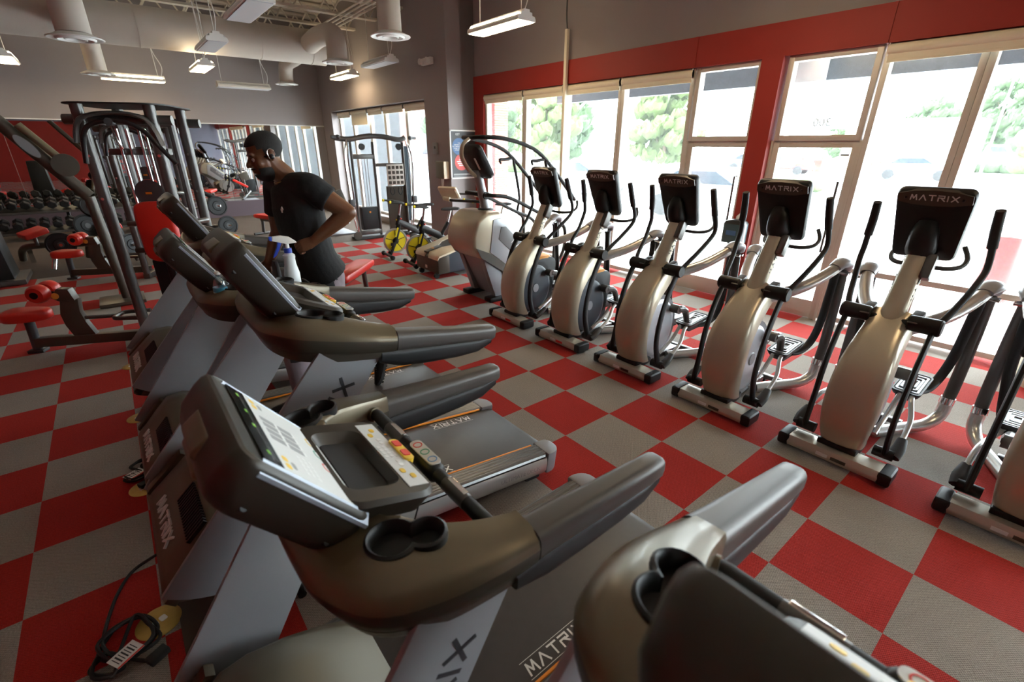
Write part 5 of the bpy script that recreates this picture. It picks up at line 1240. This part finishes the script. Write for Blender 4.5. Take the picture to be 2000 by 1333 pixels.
# ------------------------------------------------------------------ the runner
def capsules(mb, pts, radii, n=14, flat=None, up=None, sm=4):
    mb.tube(pts, radii, n, smooth=sm, flat=flat, up=up)
    for p, r in ((pts[0], radii[0]), (pts[-1], radii[-1])):
        fa = flat or (1, 1)
        if flat is None: mb.ball(p, 2*r, 14, 10)
    return mb
def fuse(mb, name, m, parent, voxel, it=6, mats=None):
    o = mb.build(name, m, parent, mats=mats)
    def st(o):
        r = o.modifiers.new('r', 'REMESH'); r.mode = 'VOXEL'; r.voxel_size = voxel; r.use_smooth_shade = True
        s = o.modifiers.new('s', 'SMOOTH'); s.iterations = it; s.factor = .5
    baked(o, st, smooth=0)
    for p in o.data.polygons: p.use_smooth = True
    return o
MX = -1.17
man = thing('person', 'man in a black t-shirt and mauve track pants running on the treadmill, wearing an earbud', 'person', (MX, -1.25, .25))
def L(x, Y, z): return Vector((x-MX, Y+1.25, z-.25))
J = dict(pel=L(-1.17,-1.23,1.16), waist=L(-1.17,-1.275,1.33), chest=L(-1.17,-1.315,1.60), neckb=L(-1.17,-1.36,1.825), neckt=L(-1.17,-1.425,1.90), head=L(-1.17,-1.455,1.955),
         ls=L(-.975,-1.295,1.785), le=L(-.870,-1.115,1.635), lw=L(-.955,-1.315,1.475), rs=L(-1.36,-1.375,1.775), re=L(-1.44,-1.40,1.47), rw=L(-1.41,-1.50,1.28),
         lh=L(-1.075,-1.245,1.13), lk=L(-1.12,-1.49,.76), la=L(-1.16,-1.50,.375), rh=L(-1.265,-1.22,1.13), rk=L(-1.27,-1.12,.74), ra=L(-1.26,-.86,.50))
b = MB()
# trunk and legs (under the clothes)
capsules(b, [J['pel'], J['waist'], J['chest'], J['neckb']+Vector((0,.015,-.06))], [.14,.135,.16,.10], 18, (.66,1.0), (0,-1,0))
capsules(b, [J['neckb']+Vector((0,.0,-.05)), J['neckb'], J['neckt'], J['head']], [.078,.068,.062,.062], 16)
for s in ('l', 'r'):
    capsules(b, [J['neckb']+Vector((0,.0,-.045)), J[s+'s']], [.065,.062], 12)
    capsules(b, [J[s+'h'], J[s+'k'], J[s+'a']], [.085,.055,.040], 12)
    S_, E_, W_ = J[s+'s'], J[s+'e'], J[s+'w']
    capsules(b, [S_, S_*.6+E_*.4+Vector((.008 if s == 'l' else -.008,-.005,.0)), S_*.12+E_*.88, E_], [.066,.064,.051,.046], 14)
    capsules(b, [E_, E_*.72+W_*.28, E_*.2+W_*.8, W_], [.047,.051,.036,.030], 14)
    b.ball(S_*.62+E_*.38+Vector((.0,-.02,.0)), (.10,.115,.12), 14, 10)
# hands: half closed fists
def hand(b, W, d, palm, side, curl):
    """W wrist, d pointing direction, palm normal (out of the palm), side: thumb side"""
    d = d.normalized(); n = (palm-d*palm.dot(d)).normalized(); a = d.cross(n); a = a if a.dot(side) > 0 else -a     # a points to the thumb side
    Mh = Matrix((a, d, n)).transposed().to_4x4(); Mh.translation = W
    def P(x, y, z): return Mh @ Vector((x, y, z))
    b.tube([P(0,-.01,0), P(0,.03,0), P(0,.085,.002)], [.030,.039,.040], 14, smooth=3, flat=(1.05,.42), up=tuple(a))
    b.ball(P(.022,.045,.010), (.035,.035,.035), 12, 8); b.ball(P(-.02,.04,.010), .034, 12, 8)
    for k, (x, l) in enumerate(((.029,.92),(.010,1.0),(-.010,.95),(-.028,.78))):
        p = Vector((x,.085,.0)); ang = curl[0]; pts = [p.copy()]
        for seg, c in zip((.042*l,.027*l,.022*l), (0, curl[1], curl[2])):
            ang += c+.06*k*(c > 0); p = p+Vector((0, math.cos(ang)*seg, math.sin(ang)*seg)); pts.append(p.copy())
        W_ = [P(*q) for q in pts]; capsules(b, W_, [.0105,.0095,.0088,.0075], 10, sm=2)
        b.ball(W_[0], .022, 10, 8)
    T = [Vector((.030,.02,.008)), Vector((.050,.048,.018)), Vector((.046,.078,.030)), Vector((.028,.098,.036))]
    capsules(b, [P(*q) for q in T], [.014,.0125,.011,.009], 10, sm=2)
hand(b, J['lw'], Vector((-.25,-.80,-.32)), Vector((-.75,.1,-.55)), Vector((0,-.4,1)), (.55,1.15,.95))
hand(b, J['rw'], Vector((.05,-.55,-.75)), Vector((.8,-.1,0)), Vector((0,-1,.4)), (.5,1.0,.8))
# head
Rh = Matrix.Rotation(.30, 4, 'X'); Hm = Matrix.Translation(J['head']) @ Rh @ Matrix.Rotation(PI, 4, 'Z')      # local: x to his right is -x; y forward
def H(x, y, z): return Hm @ Vector((x, y, z))
HR = (Rh @ Matrix.Rotation(PI, 4, 'Z')).to_3x3().to_4x4()
b.ball(H(0,-.012,.048), (.156,.200,.165), 20, 14, HR); b.ball(H(0,.030,-.025), (.132,.130,.175), 18, 12, HR); b.ball(H(0,.040,-.080), (.108,.105,.080), 16, 10, HR)
b.ball(H(0,.078,-.100), (.052,.040,.042), 12, 8, HR); b.ball(H(0,.078,.030), (.112,.034,.028), 14, 8, HR)
b.tube([H(0,.086,.018), H(0,.100,.0), H(0,.114,-.020), H(0,.112,-.028)], [.009,.011,.015,.012], 10, smooth=2)
for s in (-1, 1):
    b.ball(H(s*.014,.103,-.028), (.022,.024,.018), 10, 8, HR); b.ball(H(s*.045,.058,-.022), (.05,.05,.06), 12, 8, HR)
    b.ball(H(s*.076,-.012,.0), (.018,.042,.064), 12, 10, HR); b.ball(H(s*.080,-.018,.008), (.018,.034,.048), 12, 10, HR)
b.ball(H(0,.094,-.052), (.048,.030,.014), 12, 8, HR); b.ball(H(0,.092,-.065), (.044,.030,.016), 12, 8, HR)
body = fuse(b, 'body', 'skin', man, .0046, 5)
for s in (-1, 1):
    e = MB(); e.ball(H(s*.031,.0785,.003), .022, 12, 8); eo = e.build('eye', 'eye_white', body); q = MB(); q.ball(H(s*.031,.0868,.001), .010, 10, 8); q.build('iris', 'hair', eo)
def shell(cen, size, keep, name, th=.006):
    t_ = bmesh.new(); bmesh.ops.create_uvsphere(t_, u_segments=44, v_segments=30, radius=.5); bmesh.ops.scale(t_, vec=Vector(size), verts=t_.verts); bmesh.ops.translate(t_, vec=Vector(cen), verts=t_.verts)
    bmesh.ops.delete(t_, geom=[f for f in t_.faces if not keep(f.calc_center_median())], context='FACES'); t_.transform(Hm)
    o = obj_from_bm(name, t_, 'hair', body)
    def st(o):
        s = o.modifiers.new('s', 'SOLIDIFY'); s.thickness = th; s.offset = -1
    return baked(o, st, smooth=60)
MB().tube([H(-.030,.093,-.046), H(0,.104,-.043), H(.030,.093,-.046)], [.004,.006,.004], 8, smooth=3).build('moustache', 'hair', body)
shell((0,-.012,.050), (.164,.210,.173), lambda c: c.z > (.078 if c.y > .045 else .050 if c.y > .02 else -.012 if c.y > -.005 else .03 if c.y > -.03 and abs(c.x) > .05 else -.035), 'hair', .008)
shell((0,.038,-.072), (.130,.134,.128), lambda c: c.y > -.02 and (c.z < -.078 if c.y > .082 else c.z < -.045 if c.y > .055 else c.z < -.030+.5*max(0,.03-c.y)) , 'beard', .010)
m = MB()
for s in (-1, 1): m.ball(H(s*.034,.088,.030), (.036,.012,.007), 10, 6, HR)
m.build('eyebrows', 'hair', body)
eb = MB(); eb.ball(H(-.094,-.010,-.004), (.018,.026,.030), 12, 8, HR); eb.build('earbud', 'black_gloss', man)
eh = MB(); eh.tube([H(-.090,.004,-.010), H(-.092,.006,.022), H(-.090,-.012,.038), H(-.086,-.032,.026), H(-.084,-.034,.0)], .0026, 8, smooth=3); eh.build('earbud_hook', 'chrome', man)
nk = MB(); nk.tube([J['neckb']+Vector((.075*math.cos(a),-.005+.068*math.sin(a),.005+.028*math.sin(a))) for a in [2*PI*k/20 for k in range(21)]], .0022, 6); nk.build('necklace', 'gold_brass', man)
# clothes
s_ = MB()
s_.tube([J['pel']+Vector((0,.01,.045)), J['waist'], J['chest']-Vector((0,0,.05)), J['chest']+Vector((0,-.01,.07)), J['neckb']+Vector((0,.01,-.055)), J['neckb']+Vector((0,.0,-.01))], [.212,.196,.210,.212,.165,.088], 24, smooth=5, flat=(.70,1.0), up=(0,-1,0))
for s in ('l', 'r'):
    S_, E_ = J[s+'s'], J[s+'e']; k = 1 if s == 'l' else -1
    s_.tube([J['neckb']+Vector((0,.015,-.05)), S_+Vector((k*.0,.0,.004)), S_*.72+E_*.28, S_*.40+E_*.60 if s == 'r' else S_*.50+E_*.50], [.085,.080,.083,.082], 18, smooth=4)
shirt = fuse(s_, 'shirt', 'shirt_black', man, .0075, 5)
lg = MB(); q = L(-1.115,-1.515,1.62); MS = frame_m(L(-1.062,-1.478,1.655), (.75,.55,0), (0,-.15,1))
from mathutils.bvhtree import BVHTree
bv = BVHTree.FromPolygons([v.co for v in shirt.data.vertices], [list(p.vertices) for p in shirt.data.polygons])
hp, hn, _i, _d = bv.find_nearest(L(-1.03,-1.50,1.665)); MS = frame_m(hp, Vector((0,0,1)).cross(hn), (0,0,1))
lg.prism([(-.006,-.016),(.004,-.016),(.006,-.004),(.012,.004),(.006,.012),(.002,.020),(-.004,.012),(-.010,.002)], -.003, .0025, 'Z', M=MS); lg.build('chest_emblem', 'label_white', shirt)
p_ = MB()
p_.tube([J['pel']+Vector((0,.0,.10)), J['pel']+Vector((0,.005,.03)), J['pel']+Vector((0,0,-.05))], [.155,.165,.160], 20, smooth=3, flat=(.78,1), up=(0,-1,0))
for s in ('l', 'r'):
    h, k, a = J[s+'h'], J[s+'k'], J[s+'a']
    p_.tube([h+Vector((0,0,.03)), h*.6+k*.4, k, k*.5+a*.5, a+(k-a)*.10], [.108,.103,.088,.083,.066], 18, smooth=4)
    p_.ball(h, .20, 14, 10)
pants = fuse(p_, 'track_pants', None, man, .008, 6, mats=['shorts_mauve', 'shorts_panel'])
pants.data.materials.clear(); pants.data.materials.append(MT('shorts_mauve')); pants.data.materials.append(MT('shorts_panel'))
for f in pants.data.polygons:
    c = f.center
    if f.normal.x > .55 and f.normal.y < .30 and f.normal.y > -.70 and c.z > .42 and c.x > .0: f.material_index = 1
    else: f.material_index = 0
def shoe(A, heel, toe, upv, label):
    """A ankle, heel and toe points of the sole"""
    d = (toe-heel); Ls = d.length; d.normalize(); u = (upv-d*upv.dot(d)).normalized(); x = d.cross(u)
    Ms = Matrix((x, d, u)).transposed().to_4x4(); Ms.translation = heel
    so = MB(); out = smooth2([(0,-.01),(.034,.03),(.032,.11),(.046,.19),(.040,.25),(.012,.285),(-.025,.275),(-.044,.20),(-.034,.11),(-.034,.03)], 3, True)
    so.loft([[Ms @ Vector((px*k, py, z+ (.012*max(0,py-.2)/.08))) for px, py in out] for k, z in ((.95,.0),(1.03,.008),(1.0,.028))]); 
    for yy in range(9):
        for xx in (-.024,.0,.024): so.box(Ms @ Vector((xx,.02+yy*.028,-.004)), (.016,.016,.012), rot=Ms.to_3x3())
    o = so.build('shoe', 'black_rubber', man)
    up_ = MB(); secs = []
    for py, w, h in ((-.005,.026,.07),(.02,.034,.095),(.06,.036,.10),(.10,.036,.088),(.15,.041,.068),(.20,.044,.052),(.25,.036,.04),(.275,.018,.028)):
        secs.append([Ms @ Vector((w*math.cos(t_), py, .022+h*max(0,math.sin(t_))*.78)) for t_ in [PI*q/10 for q in range(11)]])
    up_.loft(secs); up_.build('upper', 'black_gloss', o, smooth=50)
    lc = MB()
    for i in range(5): lc.tube([Ms @ Vector((-.022,.10+i*.02,.088-.008*i)), Ms @ Vector((0,.105+i*.02,.096-.010*i)), Ms @ Vector((.022,.10+i*.02,.088-.008*i))], .0025, 6)
    lc.tube([Ms @ Vector((0,.10,.095)), Ms @ Vector((.02,.085,.125)), Ms @ Vector((.035,.095,.10))], .002, 6, smooth=3); lc.build('laces', 'grey_plastic', o)
    k = MB(); k.tube([A+Vector((0,0,.05)), A, Ms @ Vector((0,.04,.07))], [.040,.040,.042], 12); k.build('sock', 'black_rubber', man)
zt = .268
shoe(J['la'], L(-1.15,-1.455,zt+.012), L(-1.18,-1.74,zt+.006), Vector((0,0,1)), 'l')
shoe(J['ra'], L(-1.26,-.80,.47), L(-1.26,-.87,.265), Vector((0,-.9,.3)), 'r')
# ------------------------------------------------------------------ outside
sbox('ground', (-95, YW+.31, -.12), (60, 130, -.03), 'concrete_out')
sbox('trim_50', (-95, 13.5, -.029), (60, 40, -.024), 'asphalt')
# storefront canopy and its fascia
so = sbox('ceiling_canopy', (-7.4, 4.52, 3.40), (9, 7.0, 3.48), 'dark_grey')
sbox('trim_51', (-7.4, 6.9, 2.98), (9, 7.05, 3.5), 'navy_shell')
for k in range(18): sbox('trim_%d' % (60+k), (-7.0+k*.9, 4.55, 3.37), (-6.95+k*.9, 6.9, 3.40), 'grey_plastic')
t = thing('canopy_light', 'long striped light under the canopy above the numbered door', 'lamp', (-.55, 6.3, 3.33)); MB().box((0,0,0), (1.6,.10,.05), bev=.01).build('tube', 'lamp_lens', t)
t = thing('hanging_sign', 'grey blank sign hanging under the canopy outside the numbered door', 'sign', (-1.55, 6.6, 3.14)); MB().box((0,0,-.03), (.62,.05,.34), bev=.01).build('panel', 'side_silver', t); MB().box((-.2,0,.19), (.02,.02,.14)).build('hanger', 'grey_plastic', t); MB().box((.2,0,.19), (.02,.02,.14)).build('hanger', 'grey_plastic', t)
for i, (x, y) in enumerate(((-8.45, 5.55), (-20.0, 5.2))):
    sbox('wall_pier_%d' % (i+1), (x-.35, y-.35, -.03), (x+.35, y+.35, 4.2), 'brick')
# trees
def blob_tree(name, loc, h, w, m, label, n=12, seed=0, group='trees outside', trunk=True, low=.25):
    rnd = random.Random(seed); t = thing(name, label, 'tree', loc, group=group); bm = bmesh.new()
    for i in range(n*4):
        u = rnd.random(); a = rnd.uniform(0, 2*PI); z = h*(low+(1-low)*u*.92); r = w*.5*(1-.6*abs(u-.35))*math.sqrt(rnd.uniform(.05,.9)); s = w*rnd.uniform(.08,.17)
        mm = Matrix.Translation((r*math.cos(a), r*math.sin(a), z)) @ Matrix.Diagonal((s,s,s*.75,1)); bmesh.ops.create_icosphere(bm, subdivisions=3, radius=1, matrix=mm)
    from mathutils import noise
    for v in bm.verts:
        d = noise.noise(v.co*(9/w*2)+Vector((seed*7,0,0)))*.07*w + noise.noise(v.co*(26/w*2))*.06*w; v.co += v.co.normalized()*d*.6 + Vector((d*.5, -d*.3, d*.4))
    obj_from_bm('crown', bm, m, t, smooth=0)
    if trunk:
        k = MB(); k.tube([(0,0,-.03),(.02*w,0,h*.3),(-.02*w,0,h*.65)], [w*.035,w*.028,w*.012], 8, smooth=3)
        for q in range(4): a = q*1.7+seed; k.tube([(0,0,h*(.28+.08*q)),(w*.18*math.cos(a),w*.18*math.sin(a),h*(.5+.08*q))], [w*.015,w*.006], 6)
        k.build('trunk', 'bark', t)
    return t
TR = [('tree',(-29.5,21,0),6.4,4.2,'foliage','leafy tree right of the brick pier, seen through the leftmost window'), ('tree',(-24.3,24,0),5.8,4.2,'foliage','leafy tree left of the conduit pole, through the second window'),
      ('tree',(-19.8,18,0),6.6,3.8,'foliage_light','pale branching tree right of the conduit pole'), ('tree',(-14.5,22,0),5.6,3.6,'foliage_light','pale tree behind the glass left of the first door'),
      ('tree',(-38,24,0),7.5,6.5,'foliage','tall tree seen through the side window nearest the pilaster'), ('tree',(-42.0,33,0),6.0,4.2,'foliage_light','tree between the brick buildings through the side window')]
for i, (n, loc, h, w, m, lb) in enumerate(TR): blob_tree(n, loc, h, w, m, lb, 16, i+1)
HL = [(-22,72,4.8,4.6),(-17.5,83,6,5),(-13.5,72,6.6,5),(-9.5,83,9.4,5.4),(-5.5,72,8.8,5.2),(-1,83,10.4,5.4),(4.5,72,9.6,5.4)]
for i, (x, y, h, w) in enumerate(HL): blob_tree('hillside_tree', (x,y,.47), h, w, 'foliage', 'hillside tree beyond the hedge, %s' % ('farthest left, above the white building','second from the left, above the white building','third from the left, above the building end','behind the parked pickup','tallest, near the right mullion','right of the mullion','at the right edge')[i], 14, 20+i, 'trees on the far hillside', trunk=True, low=.1)
t = thing('yellow_bush', 'yellow green bush at the right end of the hedge', 'bush', (-2.6,52,0)); bm = bmesh.new()
rnd = random.Random(5)
for i in range(10): bmesh.ops.create_icosphere(bm, subdivisions=2, radius=rnd.uniform(.5,.9), matrix=Matrix.Translation((rnd.uniform(-1,1),rnd.uniform(-.6,.6),rnd.uniform(.5,3.0))))
obj_from_bm('leaves', bm, 'foliage_light', t, smooth=0)
hb = bmesh.new(); rnd = random.Random(9)
for i in range(46): bmesh.ops.create_icosphere(hb, subdivisions=2, radius=rnd.uniform(.45,.62), matrix=Matrix.Translation((-9.6+i*.30,56+rnd.uniform(-.2,.2),.42)))
tag(obj_from_bm('hedge', hb, 'foliage', smooth=0), 'long clipped green hedge across the parking lot', 'hedge')
for i, (x, lb) in enumerate(((-12.6,'low green shrub row behind the car outside the first door'),(-34.5,'low shrub at the foot of the left trees'))):
    hb = bmesh.new()
    for k in range(14): bmesh.ops.create_icosphere(hb, subdivisions=2, radius=rnd.uniform(.35,.5), matrix=Matrix.Translation((x+k*.42,24+rnd.uniform(-.2,.2),.3)))
    tag(obj_from_bm('shrub_row', hb, 'foliage_light', smooth=0), lb, 'shrub')
# cars
def car(name, loc, rz, m, label, pickup=False):
    t = thing(name, label, 'car', loc, (0,0,rz), 'parked cars')
    if pickup: prof = [(-2.7,.45),(-2.7,1.05),(-.6,1.05),(-.45,1.75),(.75,1.75),(1.25,1.10),(2.55,1.0),(2.7,.5)]
    else: prof = [(-2.2,.35),(-2.25,.85),(-1.7,1.0),(-1.0,1.42),(.35,1.45),(1.1,1.0),(2.05,.82),(2.2,.40)]
    MB().prism(prof, -.88, .88, 'Y', bev=.08).build('body', m, t)
    w = MB()
    if pickup: w.prism([(-.40,1.15),(-.32,1.66),(.68,1.66),(1.08,1.15)], -.89, .89, 'Y')
    else: w.prism([(-1.45,1.02),(-.92,1.36),(.30,1.38),(.92,1.02)], -.89, .89, 'Y')
    w.build('windows', 'glass_dark', t)
    for x in ((-1.75,1.75) if pickup else (-1.35,1.35)):
        for s in (-1, 1):
            q = MB(); q.lathe([(.001,-.1),(.22,-.1),(.33,-.09),(.34,.09),(.22,.1),(.001,.1)], c=(x,s*.82,.34), axis='Y', n=20); q.build('wheel', 'tyre', t)
    return t
car('car', (-5.7,12.2,-.03), .05, 'car_white', 'white car parked just outside the first glass door')
car('car', (-13.5,14.5,-.03), .3, 'car_white', 'white car behind the row of dark disc ellipticals')
car('car', (-7.0,40,-.03), .2, 'car_white', 'small white car parked before the hedge')
car('pickup_truck', (-6.2,61,.45), 0, 'car_white', 'white pickup truck parked above the hedge', True)
sbox('trim_52', (-30, 58, -.03), (16, 95, .45), 'concrete_out')
# filling station
t = thing('filling_station', 'white filling station with red pumps seen through the numbered door and wide window', 'building', (-12,46,0))
MB().box((2.6,6,2.05), (6.5,6,4.1)).build('shop', 'white_paint', t)
MB().box((3.2,2.98,2.2), (1.6,.06,1.2)).build('shop_window', 'side_silver', t); MB().box((1.0,2.98,2.2), (1.0,.06,1.2)).build('shop_window', 'side_silver', t)
MB().box((-3.2,0,3.75), (9.5,5,.6)).build('canopy', 'white_paint', t)
for x in (-5.6,-1.2): MB().box((x,0,1.7), (.6,.6,3.4)).build('column', 'cream', t)
for x in (-4.3,-2.8,-.1,1.4):
    q = MB(); q.box((x,-.8,.85), (.7,.5,1.7), bev=.05); qq = q.build('pump', 'car_red', t); MB().box((x,-1.06,1.2), (.5,.03,.5)).build('pump_display', 'white_paint', qq)
car('car', (-15.5,40,-.03), .1, 'car_red', 'red car at the filling station pumps'); car('car', (-19,42,-.03), .4, 'car_blue', 'dark car left of the red pumps')
t = thing('lamp_post', 'thin grey lamp post leaning before the hillside trees', 'post', (-5.6,54,0)); MB().tube([(0,0,0),(0,0,9)], [.10,.06], 8).build('pole', 'key_grey', t)
t = thing('traffic_barrel', 'red barrel in the parking lot at the right edge', 'barrel', (1.32,7.4,-.03)); MB().lathe([(.001,0),(.24,0),(.22,.9),(.20,.92),(.001,.92)]).build('shell', 'car_red', t)
# brick buildings through the side window
for loc, dims, lb in (((-48,16.5,0),(10,5,6.2),'brick building with pale band through the left side window'), ((-52,27,0),(12,6,7),'brick building farther behind the side window')):
    t = thing('brick_building', lb, 'building', loc); MB().box((0,0,dims[2]/2), dims).build('walls', 'brick', t); MB().box((0,0,dims[2]-.4), (dims[0]+.4,dims[1]+.4,.8)).build('cornice', 'white_paint', t)
    for k in range(3): MB().box((dims[0]/2+.02,-dims[1]/3+k*dims[1]/3,2.2), (.06,1.1,2.2)).build('window', 'glass_dark', t)
    MB().box((dims[0]/2+.05,0,4.2), (.1,2.4,.5)).build('sign_band', 'green_key', t)
